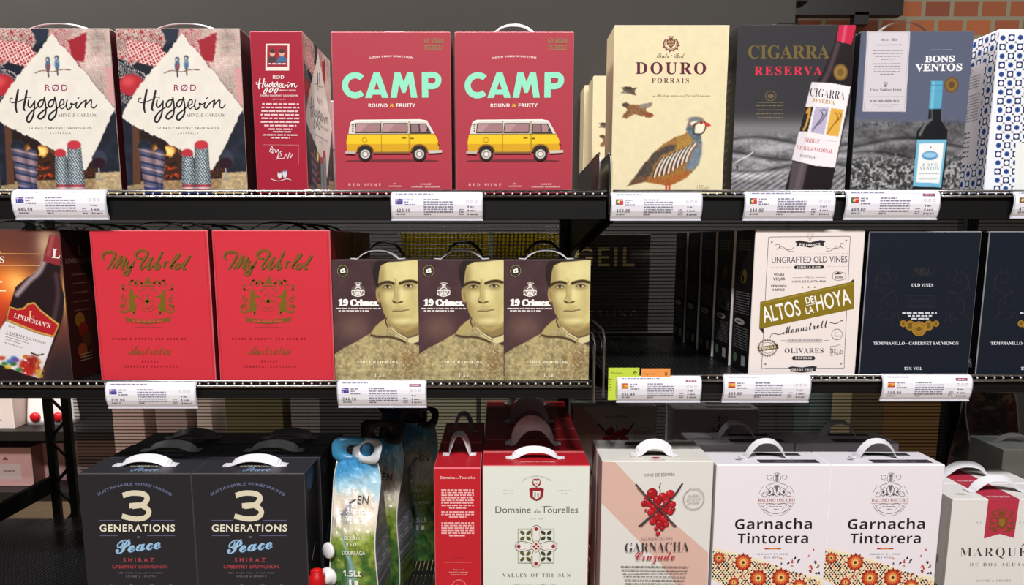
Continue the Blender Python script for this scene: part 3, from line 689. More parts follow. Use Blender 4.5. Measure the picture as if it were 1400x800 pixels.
def d_linde(A):
    P = Pic(A, 168, 214); X, Y = P.X, P.Y; n = fbm(X*.02, Y*.02, 5); n2 = fbm(X*.09, Y*.09, 6)
    P.put(np.ones_like(X), '#6a3a30'); P.put(sst(420, 60, Y)*sst(-60, 240, X)*.5, '#4f3430')
    g = np.exp(-((X-20)/130)**2-((Y-300)/90)**2); P.put(g*1.2, '#f0802a'); P.put(np.exp(-((X-62)/55)**2-((Y-288)/50)**2), '#ffd070'); P.put(np.exp(-((X+60)/120)**2-((Y-400)/130)**2)*.8, '#d8301c')
    P.put(np.exp(-((X-190)/38)**2-((Y-130)/70)**2)*.7, '#e8c8a0'); P.put(np.exp(-((X-262)/9)**2-((Y-330)/80)**2)*.9, '#f0c060')
    P.put(sst(430, 640, Y)*sst(150, 260, X+(.3*(Y-500))), '#2e2124'); P.put(sst(560, 660, Y)*(1-sst(0, 60, X)), '#1f1a1e')
    bot = [(206, 92), (256, 100), (250, 215), (244, 258), (262, 340), (256, 410), (240, 470), (150, 700), (-60, 700), (-40, 560), (0, 490), (34, 390), (64, 300), (110, 262), (150, 240), (174, 200)]
    P.poly(bot, '#23161a', soft=3); P.put(P.mline(spline([(70, 330), (120, 275), (160, 240), (186, 190)]), 10, soft=18)*.75, '#c9b3b8'); P.put(P.mline(spline([(228, 250), (236, 330), (215, 440)]), 9, soft=16)*.4, '#7a5a5c')
    P.poly([(208, 92), (256, 100), (247, 216), (176, 196)], '#8a2f34', soft=2.5); P.put(P.mline([(200, 170), (218, 100)], 8, soft=12)*.4, '#c07a78')
    P.poly([(38, 378), (70, 388), (95, 384), (112, 366), (140, 362), (165, 392), (200, 420), (240, 452), (216, 506), (150, 488), (80, 460), (22, 436)], '#caa04c', soft=2)
    P.poly([(40, 384), (70, 394), (98, 390), (114, 372), (138, 368), (162, 398), (198, 428), (234, 456), (214, 498), (150, 480), (82, 452), (28, 430)], '#b02026', soft=2)
    P.poly([(22, 438), (80, 462), (150, 490), (216, 507), (155, 676), (90, 655), (-50, 600), (-20, 500)], '#e2dcdf', soft=2.5)
    P.put(P.mell(118, 625, 44, 40, soft=.25)*sst(.25, .45, n2), '#b0281e'); P.ell(132, 606, 22, 28, col='#8a2018', op=.7, soft=.4); P.put(P.mell(155, 640, 18, 40, soft=.4)*sst(.4, .6, n2), '#c99a3c'); P.ell(100, 585, 12, 8, col='#c86a2c')
    for x, y, c in ((15, 615, '#3c7a3c'), (35, 605, '#4a76b8'), (52, 592, '#3f6ab0'), (5, 590, '#b8402c'), (28, 628, '#d9b43c'), (50, 615, '#2f6a38'), (72, 640, '#3c8040'), (-20, 600, '#c04a30'), (60, 600, '#6a4a90')): P.put(P.mell(x, y, 14, 9, soft=.5)*sst(.2, .4, n2), c)
    P.line([(124, 570), (150, 580), (172, 575)], 3, '#3a2420')
    A.pic(P); r = .30
    A.text("LINDEMAN'S", 126, 446, 19, '#f0e3da', 'b', w=152, rot=r, off=-.004); A.text('L', 126, 422, 24, '#e6c48a', 'b', rot=.1)
    A.text('L', 229, 184, 36, '#eadfd8', 'b', rot=.12, off=.01)
    A.text('Bin 45', 46, 466, 8, '#5a4a4c', 'r', rot=r); A.text('CABERNET SAUVIGNON', 104, 512, 10, '#4a4144', 'b', w=166, rot=r, off=-.01); A.para(20, 130, 492, 3, 11, 3, '#8e878a', 3, rot=r); A.greek(14, 90, 528, 4, '#a09a9c', 12, rot=r)
    A.line([(-250, 166), (0, 166), (178, 168)], 3, '#d8a060'); A.line([(-250, 214), (0, 214), (165, 214)], 3, '#d8a060')
    A.curve([(-180, 120), (-60, 100), (-10, 140), (8, 164)], 3, '#d8a060')
    A.text("LINDEMAN'S", 20, 202, 24, '#f2e6dc', 'b', w=230, anc='r'); A.greek(-120, 18, 283, 8, '#f0d8b0', 4); A.greek(-150, 28, 318, 6, '#f0d8b0', 5)
def d_linde_side(A):
    w, h = A.wm*1000, A.hm*1000
    A.text("LINDEMAN'S", w*.5, h*.22, h*.03, '#8a6a60', 'b', w=w*.8); A.text('L', w*.6, h*.17, h*.06, '#8a6a60', 'b')
    for i in range(5): A.greek(w*.25, w*.75, h*(.3+.06*i), h*.008, '#7a4a40', i, al='c')
    for i, c in enumerate(('#8a5a1c', '#7a1c14', '#4a2a14', '#8a3a18')): A.ell(w*(.4+.09*(i % 3)), h*(.6+.07*i), w*.16, h*.05, c).up()
    for i in range(3): A.greek(w*.3, w*.7, h*(.84+.02*i), h*.006, '#9a8a70', i)

def d_world(A):
    G = '#7d5524'; R = '#8c1526'
    (ax, ay), (bx, by), (cx, cy), (dx, dy) = A.q
    A.line([(ax+9, ay+11), (bx-10, by+11), (dx-10, dy-9), (cx+9, cy-9)], 1.6, '#96202f', closed=True)
    brush(A, MYW, lambda x: 60.6+.2857*x, lambda y: 131+.2857*y, '#4a4420', .32); A.up(); brush(A, MYW, lambda x: 57.1+.2857*x, lambda y: 128.6+.2857*y, G, .3); A.up()
    K = lambda p: [(57+x*.4286, 114+y*.4286) for x, y in p]
    roo = [(313, 440), (318, 408), (326, 432), (338, 430), (348, 462), (352, 480), (398, 488), (398, 498), (356, 508), (352, 530), (372, 560), (378, 590), (362, 640), (374, 660), (350, 660), (342, 630), (318, 622), (290, 640), (250, 644), (228, 628), (222, 605), (240, 622), (280, 625), (306, 600), (304, 560), (312, 500), (308, 465)]
    for mir in (0, 1):
        f = (lambda p: [(950-x, y) for x, y in p]) if mir else (lambda p: p)
        A.poly(K(f(roo)), '#75601c')
        for cv in ([(300, 430), (260, 430), (240, 400), (262, 390), (270, 410)], [(330, 400), (310, 370), (335, 345), (360, 365), (345, 385)], [(260, 470), (240, 500), (262, 540), (285, 520), (268, 505)], [(255, 560), (232, 580), (244, 612)], [(365, 400), (385, 370), (372, 350), (355, 390)], [(270, 590), (255, 575), (272, 560), (285, 580)], [(398, 455), (420, 430), (450, 425)], [(395, 330), (405, 365), (430, 372)]):
            A.curve(K(f(cv)), 4, G, 5)
        for (x, y, r_) in ((252, 428, 16), (330, 350, 16), (368, 372, 14), (262, 505, 13), (245, 585, 14), (276, 605, 10), (300, 385, 10), (355, 640, 8)): 
            (px, py), = K(f([(x, y)])); A.ell(px, py, r_*.4, r_*.3, G, n=10, rot=x)
    (px, py), = K([(475, 535)]); A.ring(px, py, 27, 1.6, G); A.ring(px, py, 40, 1.3, G, a0=.3, a1=PI-.3)
    for k in range(8):
        L = 25 if k % 2 == 0 else 15; t = k*PI/4; c, s_ = math.cos(t), math.sin(t); A.poly([(px+c*L, py+s_*L), (px-s_*4, py+c*4), (px, py), (px+s_*4, py-c*4)], '#75601c')
    A.poly(K([(412, 400), (405, 350), (435, 378), (462, 330), (475, 300), (488, 330), (515, 378), (545, 350), (538, 400)]), G); A.up(); A.line(K([(418, 388), (535, 388)]), 3, '#c83a40')
    A.poly(K([(268, 680), (330, 692), (475, 704), (620, 692), (700, 676), (684, 700), (690, 722), (625, 728), (475, 744), (330, 728), (285, 722), (290, 702)]), G); A.up(); A.greek(206, 320, 424, 5, '#cf4a48', 21, al='c'); A.up()
    A.greek(216, 316, 446, 3, '#b03a38', 5, al='c')
    A.text('ROUND & FRUITY RED WINE OF', 271, 494, 7, R, 'm', w=288, off=.008); A.text('Australia', 273, 553, 34, G, 's', w=164); A.text('SHIRAZ', 276, 583, 7, R, 'm', w=62, off=.008); A.text('CABERNET SAUVIGNON', 280, 604, 7, R, 'm', w=206, off=.008)

def d_crimes(A):
    P = Pic(A, 170, 240); X, Y = P.X, P.Y; n = fbm(X*.02, Y*.02, 31); n2 = fbm(X*.07, Y*.07, 33); n3 = fbm(X*.16, Y*.16, 35)
    P.put(np.ones_like(X), rgb('#4b3438')*(.85+.3*n)[..., None]); g = np.exp(-((X-130)/110)**2-((Y-440)/90)**2); P.put(g*.55, '#8b6d5c'); P.put(sst(120, 0, Y)*.4, '#3e2a30')
    sk = rgb('#dccf8e'); sh = rgb('#8d7648')
    # neck and shirt collar
    P.put(P.mpoly([(318, 340), (340, 395), (372, 450), (470, 500), (560, 470), (560, 380), (400, 400)], soft=6), rgb('#b09a62')*(.9+.2*n)[..., None])
    P.put(P.mpoly([(372, 430), (450, 470), (560, 420), (560, 490), (470, 508)], soft=20)*.6, '#7c6740')
    P.poly([(332, 402), (345, 398), (356, 432), (410, 475), (470, 508), (520, 495), (560, 470), (560, 520), (470, 552), (420, 520), (365, 478)], '#d9cd9a', soft=5)
    P.line(spline([(345, 405), (360, 445), (410, 488), (465, 520)]), 2.5, '#8b7850', soft=4); P.line([(468, 512), (462, 545)], 2.5, '#8b7850', soft=4)
    # coat
    coat = [(-20, 640), (20, 606), (70, 570), (130, 540), (190, 505), (238, 478), (262, 440), (300, 405), (334, 380), (342, 400), (352, 440), (400, 492), (455, 528), (560, 560), (560, 800), (-20, 800)]
    m = P.mpoly(coat, soft=5); P.put(m, rgb('#bdae80')*(.55+.7*n2)[..., None]); P.put(m*sst(.45, .7, n3)*.35, '#8a7448'); P.put(m*sst(.5, .75, fbm(X*.03+9, Y*.012, 3))*.5, '#c6b67e')
    P.put(m*np.exp(-((X-480)/70)**2-((Y-650)/110)**2)*sst(.35, .65, n3)*.75, '#7c5638')
    P.put(m*np.exp(-((X-390)/14)**2)*sst(540, 620, Y)*.35, '#5c4a2c'); P.put(m*sst(600, 790, Y)*(1-sst(0, 90, X))*.4, '#6b5a34')
    P.poly([(238, 478), (262, 440), (300, 405), (334, 380), (340, 412), (350, 445), (310, 470), (262, 500)], '#b3a26a', soft=6, jit=3)
    P.line(spline([(240, 490), (290, 500), (345, 500), (395, 510), (450, 532)]), 7, '#4e3d2a', soft=8); P.line(spline([(335, 382), (330, 405), (345, 440)]), 4, '#4a3826', soft=6)
    # hair, ear, face
    P.poly([(252, 140), (246, 80), (262, 42), (300, 10), (480, 0), (480, 42), (400, 40), (352, 54), (318, 66), (302, 95), (296, 150), (284, 210), (266, 180)], '#2a201e', soft=7, jit=4)
    P.ell(285, 240, 16, 46, col='#b39a64', rot=-.12, soft=.25); P.put(P.mell(288, 240, 8, 28, rot=-.12, soft=.6)*.6, '#7b6440')
    face = [(300, 60), (345, 38), (420, 34), (560, 20), (560, 380), (530, 410), (480, 440), (440, 446), (400, 432), (350, 395), (318, 350), (304, 300), (292, 230), (284, 160), (290, 95)]
    fm = P.mpoly(face, soft=6); P.put(fm, sk*(.94+.1*n)[..., None])
    for (cx, cy, rx, ry, o) in ((296, 260, 26, 150, .55), (330, 385, 50, 60, .5), (440, 455, 110, 30, .7), (345, 195, 50, 22, .45), (475, 188, 48, 20, .42), (405, 235, 16, 60, .22), (352, 300, 30, 60, .25), (505, 300, 30, 80, .22), (425, 312, 30, 10, .3), (425, 372, 52, 12, .35), (300, 110, 26, 80, .5), (312, 330, 26, 60, .5), (445, 425, 60, 14, .4), (400, 262, 14, 30, .3)):
        P.put(fm*P.mell(cx, cy, rx, ry, soft=.95)*o, sh)
    P.put(fm*P.mell(470, 90, 90, 45, soft=.95)*.5, '#eee3a8'); P.put(fm*P.mell(430, 235, 14, 50, soft=.9)*.5, '#efe5ae'); P.put(fm*P.mell(435, 405, 40, 18, soft=.9)*.5, '#e8dca2'); P.put(fm*P.mell(345, 260, 26, 30, soft=.9)*.4, '#e8dca2')
    # brows, eyes, nose, mouth
    P.line(spline([(286, 178), (312, 166), (345, 160), (378, 168)]), 9, '#3a2c1c', soft=7); P.line(spline([(420, 168), (450, 158), (490, 154), (526, 162)]), 9, '#3a2c1c', soft=7)
    P.line(spline([(390, 140), (394, 158), (392, 172)]), 2, '#8d7648', soft=6)
    for ex, ey in ((343, 190), (474, 184)):
        P.put(P.mell(ex, ey-2, 38, 20, soft=.9)*.45, '#7d6840'); P.ell(ex, ey, 23, 8, col='#d9cfa4', soft=.35); P.ell(ex-1, ey-1, 10, 9.5, col='#4a4030', soft=.2); P.ell(ex-1, ey-1, 5, 5, col='#120d0a', soft=.2); P.line(spline([(ex-28, ey+2), (ex-8, ey-10), (ex+12, ey-9), (ex+27, ey+1)]), 2.6, '#2e2418', soft=3); P.line(spline([(ex-24, ey+6), (ex, ey+11), (ex+24, ey+5)]), 1.3, '#7c6844', soft=3)
    P.line(spline([(388, 172), (383, 200), (388, 235), (380, 262), (374, 276)]), 3, '#a08a58', soft=8); P.line(spline([(374, 276), (384, 286), (402, 288), (420, 286), (436, 280)]), 4, '#5e4a2c', soft=6); P.ell(386, 282, 7, 4, col='#3c2c1a', soft=.5); P.ell(424, 281, 7, 4, col='#4c3a22', soft=.5)
    P.line(spline([(372, 342), (395, 338), (425, 340), (450, 334), (474, 330)]), 3, '#57402a', soft=4); P.put(P.mell(422, 330, 46, 8, soft=.6)*.55, '#a4825a'); P.put(P.mell(425, 352, 40, 9, soft=.6)*.6, '#c3a876')
    A.pic(P); W = '#f0ebe4'
    A.ell(60, 92, 37, 38, '#17120f').up(); A.ring(60, 92, 33, 2.5, '#b5aa78', ry=34); A.ring(60, 92, 24, 1.4, '#8d8460', ry=25); A.poly([(44, 84), (72, 74), (78, 100), (60, 106), (46, 104)], W).up(); A.ell(60, 92, 6, 5, '#17120f')
    A.ell(157, 212, 44, 34, '#6a5656').up(); A.ring(157, 215, 22, 5, W, ry=22); A.text('♛', 157, 186, 22, W, 'r', w=44); A.text('🦁', 132, 238, 26, W, 'r'); A.text('🦁', 182, 238, 26, W, 'r'); A.rect(147, 204, 167, 232, W).up(); A.line([(157, 204), (157, 232)], 2, '#5a4448'); A.line([(147, 217), (167, 217)], 2, '#5a4448'); A.curve([(116, 236), (157, 248), (198, 236)], 6, W)
    A.up()
    for d in (0, 2.5, 5): A.text('19 Crimes.', 158+d, 306, 38, '#fbf8f4', 'b', w=250, off=.022); A.up()
    A.greek(18, 300, 327, 7, '#e9e2dc', 2); A.greek(36, 226, 341, 7, '#e9e2dc', 3)
    L = '#fbf5dc'
    A.text('2021 RED WINE', 290, 668, 18, L, 'b', w=240, off=.006); A.line([(132, 682), (448, 684)], 2.5, L); A.text('SOUTH EASTERN AUSTRALIA', 298, 718, 17, '#d9cd9c', 'b', w=270, off=-.012); A.text('1.5L', 294, 752, 18, L, 'b', w=66)

def d_altos(A):
    I = '#55505a'; D = '#2e2a30'; O = '#85711c'
    def q(u, v): x = 97+(62-97)*(v-65)/569; return (x+u, v)
    fr = [(165, 95), (448, 95), (464, 112), (444, 588), (428, 604), (132, 604), (117, 590), (145, 112)]
    A.line([(163, 94), (450, 96)], 2, I); A.line([(464, 110), (440, 588)], 2, I); A.line([(428, 604), (132, 604)], 2, I); A.line([(117, 588), (146, 112)], 2, I)
    for a, b, c in (((146, 112), (148, 96), (163, 94)), ((450, 96), (464, 98), (464, 110)), ((440, 588), (440, 602), (428, 604)), ((132, 604), (118, 604), (117, 588))): A.curve([a, b, c], 2, I)
    for x, y in ((160, 113), (449, 112), (131, 587), (428, 586)): A.ell(x, y, 4, 4, '#8d8060')
    A.text('🐦', 310, 106, 22, O, 'r', w=28); A.poly([(250, 112), (268, 108), (308, 117), (348, 108), (370, 112), (360, 122), (364, 132), (345, 128), (308, 137), (270, 128), (252, 132), (258, 122)], D).up(); A.text('PIE FRANCO', 308, 131, 9, '#efe6e0', 'B', w=82, arc=-260)
    for s_ in (1, -1):
        f = lambda p: [(308+s_*(x-308), y) for x, y in p]
        A.curve(f([(172, 125), (188, 122), (190, 136), (205, 140), (235, 142), (246, 132)]), 1.8, I); A.curve(f([(176, 142), (200, 132), (225, 148), (246, 150)]), 1.6, I)
    for y in (160, 209): 
        for k in range(45): 
            x = 158+k*6.7
            if y == 160 or x < 238 or x > 368: A.ell(x, y, 1.1, 1.1, I, n=6)
    A.text('UNGRAFTED OLD VINES', 306, 193, 23, I, 'r', w=294, off=.006)
    A.poly([(250, 204), (358, 204), (364, 210), (358, 217), (250, 217), (244, 210)], D).up(); A.text('JUMILLA D.O.P.', 304, 215, 8, '#efe6e0', 'B', w=94)
    A.text('VIÑAS', 187, 243, 10, D, 'B', w=40); A.text('VIEJAS', 187, 259, 10, D, 'B', w=46); A.text('VENDIMIA', 186, 286, 9, D, 'B', w=62); A.text('A MANO', 184, 300, 9, D, 'B', w=48)
    for k in range(9): A.ell(164+k*6, 266, 1, 1, I, n=6)
    A.text('FINCA', 304, 253, 7, I, 'r', w=36); A.line([(240, 250), (280, 250)], 1, I); A.line([(328, 250), (368, 250)], 1, I); A.text('HOYA DE SANTA ANA', 304, 269, 8, I, 'r', w=132, off=.01)
    for x in (278, 302, 326): A.text('★', x, 291, 8, O)
    A.curve([(396, 248), (400, 232), (420, 230), (444, 236), (444, 256), (420, 262), (400, 258)], 1.4, I, closed=True); A.poly([(402, 240), (418, 230), (432, 238)], D); A.text('825M', 420, 254, 8, I, 'B', w=30)
    A.poly([(463, 268), (478, 258), (479, 272)], D); A.poly([(108, 446), (125, 446), (124, 466)], D); A.up()
    A.poly([(113, 342), (480, 266), (478, 372), (108, 448)], O).up(); A.poly([(117, 346), (476, 272), (475, 277), (117, 351)], '#9a8632').up()
    r = -.205
    A.text('ALTOS', 200, 409, 60, '#f4f0ea', 'r', w=150, rot=r, off=.012); A.text('DE', 308, 348, 25, '#f4f0ea', 'r', w=32, rot=r, off=.02); A.text('LA', 308, 388, 25, '#f4f0ea', 'r', w=32, rot=r, off=.02); A.line([(291, 358), (325, 351)], 2.5, '#f4f0ea'); A.text('HOYA', 402, 365, 58, '#f4f0ea', 'r', w=138, rot=r, off=.012)
    A.text('Monastrell', 290, 455, 28, D, 's', w=180, rot=-.16); A.curve([(150, 482), (160, 466), (185, 470), (204, 464)], 2, D); A.curve([(384, 424), (410, 428), (432, 416), (436, 426)], 2, D)
    A.poly([(218, 486), (354, 486), (358, 493), (354, 501), (218, 501), (214, 493)], '#d3cac8').up(); A.text('SINGLE VINEYARD', 286, 498, 8, I, 'r', w=122, off=.01); A.line([(192, 494), (212, 494)], 1, I); A.line([(360, 494), (380, 494)], 1, I)
    A.text('OLIVARES', 283, 543, 19, I, 'b', w=152, off=-.01)
    A.poly([(240, 556), (322, 556), (328, 563), (322, 570), (240, 570), (234, 563)], D).up(); A.text('BODEGAS', 281, 567, 8, '#efe6e0', 'B', w=64)
    for k in range(24): A.poly([(140+41*math.cos(k*PI/12), 522+37*math.sin(k*PI/12)), (140+35*math.cos(k*PI/12+.13), 522+31*math.sin(k*PI/12+.13)), (140+35*math.cos(k*PI/12-.13), 522+31*math.sin(k*PI/12-.13))], '#8d8672')
    A.ring(140, 522, 33, 2, '#8d8672', ry=29); A.ring(140, 522, 25, 1.2, '#8d8672', ry=22); A.poly([(100, 520), (180, 508), (184, 524), (106, 536)], '#7c6e3a').up(); A.text('ESPAÑA', 142, 527, 10, '#efe6e0', 'B', w=66, rot=-.15)
    A.ring(412, 470, 21, 1.6, '#8d8684'); A.ring(412, 470, 8, 1.4, '#8d8684', a0=.5, a1=4.5); A.line([(412, 480), (412, 490)], 1.4, '#8d8684'); A.text('G', 424, 480, 6, '#8d8684')
    A.line([(386, 518), (412, 514), (414, 548), (388, 553)], 1.8, '#7a7476', closed=True); A.line([(414, 512), (424, 510), (425, 545), (414, 548)], 1.5, '#7a7476'); A.text('3L', 400, 544, 17, '#7a7476', 'b'); A.ring(428, 540, 6, 1.5, '#7a7476')
    A.poly([(220, 600), (236, 596), (275, 600), (318, 594), (334, 598), (326, 607), (330, 614), (275, 620), (228, 616), (230, 608)], D).up(); A.text('DESDE 1930', 276, 613, 9, '#efe6e0', 'B', w=84)
def d_altos_side(A):
    w, h = A.wm*1000, A.hm*1000
    A.rect(0, 0, w, h, '#1c1b1d').up()
    for i in range(4): A.greek(w*.15, w*.8, h*(.08+.02*i), h*.012, '#77747a', i)
    A.ell(w*.55, h*.32, w*.13, h*.05, '#6d5a24'); A.ell(w*.45, h*.34, w*.08, h*.03, '#5c6a34')
    for i in range(9): A.greek(w*.12, w*.88, h*(.44+.018*i), h*.007, '#8d8a90', i+4)
    A.ell(w*.4, h*.645, w*.28, h*.022, '#d6d2d0').up(); A.greek(w*.22, w*.58, h*.65, h*.01, '#4a464a', 2)
    for i in range(9): A.greek(w*.12, w*.88, h*(.69+.018*i), h*.007, '#8d8a90', i+24)
    A.rect(w*.6, h*.88, w*.8, h*.95, '#c9c6c8').up(); A.ell(w*.25, h*.91, w*.1, h*.035, '#6c8a6c')

def d_tempra(A, dx=0):
    g = '#35322e'; W = '#e6e8ee'
    for s_ in (1, -1):
        f = lambda p: [(260+s_*(x-260), y) for x, y in p]
        for cv in ([(150, 300), (120, 310), (85, 290), (78, 255), (100, 232), (130, 240), (135, 262), (112, 270), (100, 255)], [(150, 300), (110, 330), (95, 350), (100, 390), (85, 400), (78, 412), (110, 412), (140, 405), (160, 380), (170, 420)], [(120, 205), (130, 225), (118, 232)], [(150, 300), (160, 340), (130, 360), (120, 340)], [(100, 390), (130, 380), (152, 400), (140, 430)], [(112, 225), (90, 240), (72, 300)], [(150, 235), (165, 250), (150, 262)]): A.curve(f(cv), 1.3, g)
    for k in range(9): A.curve([(225+k*9, 245), (230+k*9, 225+6*(k % 3)), (240+k*8, 215), (236+k*8, 240)], 1.5, '#3c3630')
    for k in range(6): A.greek(200, 310, 320+k*9, 2, '#2f2f33', k, al='c')
    A.text('OLD VINES', 261, 285, 12, W, 'b', w=84)
    for i, (y, x0, x1) in enumerate(((389, 182, 320), (400, 204, 298), (411, 218, 286))): A.greek(x0, x1, y, 6, '#d5d8de', i+3)
    c1, c2 = '#a87f2c', '#6d5220'
    for x, y, r in ((186, 427, 13), (213, 434, 19), (314, 427, 12), (285, 434, 19)): A.ell(x, y, r, r, c1).up(); A.ring(x, y, r*.72, 1.6, c2); A.ell(x, y, r*.4, r*.4, c2).up()
    A.ell(247, 447, 29, 29, c1).up(); A.ring(247, 447, 23, 2, c2); A.ring(247, 447, 15, 2, c2); A.ell(247, 447, 9, 9, c2).up(); A.rect(206, 424, 220, 444, c2); A.rect(278, 424, 292, 444, c2)
    A.text('TEMPRANILLO - CABERNET SAUVIGNON', 235, 509, 11, W, 'b', w=334); A.text('13% VOL', 224, 608, 11, W, 'b', w=72)
def d_tempra_side(A):
    w, h = A.wm*1000, A.hm*1000
    A.text('🐦', w*.2, h*.94, h*.05, '#d8dade', 'r'); A.text('🍇', w*.8, h*.94, h*.05, '#d8dade', 'r')

def d_gen(A, o=(0, 0)):
    B = '#6d7299'; C = '#dcd3ba'
    A.text('SUSTAINABLE WINEMAKING', 342, 302, 13, B, 'r', w=376, arc=330, off=.008)
    A.line(spline([(284, 352), (330, 340), (385, 345), (404, 368), (380, 396), (328, 405)], 8), 26, C); A.up(); A.line(spline([(316, 402), (375, 400), (412, 428), (396, 458), (345, 466), (280, 452)], 8), 25, C); A.up()
    A.line([(168, 473), (272, 473)], 3.5, '#5d6080'); A.line([(424, 473), (538, 473)], 3.5, '#5d6080')
    A.text('GENERATIONS', 355, 527, 33, '#eee6d0', 'r', w=372, off=.018)
    A.line([(170, 548), (258, 548)], 3.5, '#5d6080'); A.line([(404, 548), (542, 548)], 3.5, '#5d6080'); A.text('OF', 362, 560, 9, '#8c8ca0', 'r')
    A.text('Peace', 362, 626, 62, '#4f6f9a', 's', w=228, rot=-.12, off=.02); A.up(); A.text('Peace', 360, 624, 62, '#9cc2e2', 's', w=226, rot=-.12, off=.012)
    A.text('SHIRAZ', 362, 679, 20, '#a8404a', 'r', w=154, off=.02); A.text('CABERNET SAUVIGNON', 368, 711, 18, '#a8404a', 'r', w=276, off=.012)
    A.text('RED WINE FULL IN FLAVOUR', 370, 737, 7, '#8a8890', 'r', w=226); A.text('ROUND & SMOOTH', 372, 755, 7, '#8a8890', 'r', w=146)
    for x, t in ((228, 'SOLAR'), (325, 'VEGAN'), (428, 'BOTTLED'), (524, 'IN SPAIN')):
        A.ring(x, 838, 36, 2, '#9a98a0'); A.text(t, x, 803, 9, '#b9b6bc', 'B', w=50, arc=40); A.ell(x, 838, 16, 18, '#4a6a8a')
def d_gen_top(A):
    w, h = A.wm*1000, A.hm*1000
    A.text('GENERATIONS', w*.52, h*.55, h*.11, '#d8d4cc', 'B', w=w*.32); A.text('Peace', w*.55, h*.86, h*.24, '#8aa8d0', 's', w=w*.24)
def d_gen_side(A):
    w, h = A.wm*1000, A.hm*1000
    A.ell(w*.4, h*.06, w*.3, h*.07, '#2e3e58').up(); A.ell(w*.4, h*.09, w*.2, h*.05, '#3e5070'); A.line([(w*.3, h*.6), (w*.6, h*.52)], 2.5, '#b8b6b8')

def d_dom(A):
    I = '#4a4a48'; R = '#9c2230'
    A.text('DEPUIS PLUS DE 150 ANNÉES', 454, 360, 5, '#7c7c78', 'r', w=122, arc=96); A.text('BEKAA', 341, 417, 5, '#7c7c78', 'r', w=38); A.text('VALLEY', 341, 429, 5, '#7c7c78', 'r', w=40); A.text('LEBANON', 564, 417, 5, '#7c7c78', 'r', w=52); A.text('1868', 564, 429, 5, '#7c7c78', 'r', w=24)
    A.text('🦁', 454, 396, 24, R, 'r', w=36)
    A.poly([(424, 408), (438, 402), (454, 404), (470, 402), (484, 408), (480, 438), (466, 450), (454, 456), (442, 450), (428, 438)], R).up(); A.poly([(440, 416), (470, 416), (468, 438), (454, 450), (440, 438)], '#dfe2d9').up(); A.rect(446, 420, 451, 442, '#7c7c78'); A.rect(457, 424, 463, 440, '#7c7c78'); A.ring(454, 428, 27, 1.5, '#3c2c2c', ry=26)
    A.text('Domaine', 360, 503, 26, I, 'r', w=142, off=-.002); A.text('des', 457, 502, 15, I, 's', w=24); A.text('Tourelles', 548, 503, 26, I, 'r', w=146, off=-.002); A.curve([(474, 479), (500, 476), (520, 480)], 2, I)
    A.text('depuis 1868', 452, 529, 5, '#8a8a84', 'i', w=54)
    A.line([(380, 567), (526, 567), (526, 706), (380, 706)], 2.5, '#6b6a58', closed=True); A.line([(383, 570), (523, 570), (523, 703), (383, 703)], 1, '#8a8a70', closed=True)
    for cx, cy in ((410, 594), (494, 594), (410, 678), (494, 678)):
        for sx in (-1, 1):
            for sy in (-1, 1):
                c = '#5d5428' if cx < 450 else '#39412f'
                A.poly([(cx+sx*3, cy+sy*3), (cx+sx*4, cy+sy*13), (cx+sx*12, cy+sy*20), (cx+sx*21, cy+sy*20), (cx+sx*22, cy+sy*12), (cx+sx*14, cy+sy*4)], c)
    A.up(); m = '#5a5348'
    for k in range(4):
        t = k*PI/2; c, s_ = round(math.cos(t)), round(math.sin(t)); f = lambda p: [(453+x*c-y*s_, 637+x*s_+y*c) for x, y in p]
        pet = spline([(0, 0), (34, -16), (58, -20), (76, -16), (85, 0), (76, 16), (58, 20), (34, 16)], 5, True); A.poly(f(pet), '#e3e5dc').up(); A.line(f(pet), 2.4, m, closed=True); A.line(f(spline([(40, -11), (60, -14), (76, -8), (79, 0), (76, 8), (60, 14), (40, 11)], 5)), 1.2, '#c05a5a'); (px, py), = f([(70, 0)]); A.ell(px, py, 7.5, 7.5, R).up()
    A.poly([(453, 612), (478, 637), (453, 662), (428, 637)], '#e8dcd4').up(); A.line([(453, 612), (478, 637), (453, 662), (428, 637)], 1.5, m, closed=True)
    for k in range(4): A.poly([(453+[0, 9, 0, -9][k]+a, 637+[-9, 0, 9, 0][k]+b) for a, b in ((-6, 0), (0, -6), (6, 0), (0, 6))], R)
    A.text('VALLEY OF THE SUN', 455, 761, 14, '#6c6c66', 'b', w=276, off=-.012); A.text('RED WINE of LEBANON', 452, 803, 10, '#6c6c66', 'r', w=176)
def d_dom_spine(A):
    W = '#f0d8d6'
    A.text('Domaine', 95, 368, 10, W, 'r', w=60, off=.012); A.text('des', 134, 368, 6, W, 's', w=14); A.text('Tourelles', 176, 368, 10, W, 'r', w=66, off=.012)
    for y, n in ((415, 8), (502, 3), (546, 6)):
        for i in range(n): A.greek(66, 206, y+i*10.2, 5, '#eebcbc', y+i, al='c', just=(.95 if i < n-1 else .5)); 
    A.line([(82, 704), (190, 704)], 1.2, '#d86a70'); A.greek(112, 172, 686, 4, '#9c2430', 4)
    for i, (t, w) in enumerate((('Cinsault', 42), ('Cabernet Sauvignon', 76), ('Grignan & Syrah', 64))): A.text(t, 138, 735+i*10, 5, W, 'r', w=w)
    A.ring(140, 802, 28, 2, '#e09a9a'); A.text('🍇', 140, 812, 16, '#e09a9a')
def d_dom_top(A):
    w, h = A.wm*1000, A.hm*1000; A.text('Domaine des Tourelles', w*.52, h*.78, h*.07, '#f0d8d6', 'r', w=w*.32); A.line([(0, h*.3), (w, h*.3)], 1, '#8c1420')

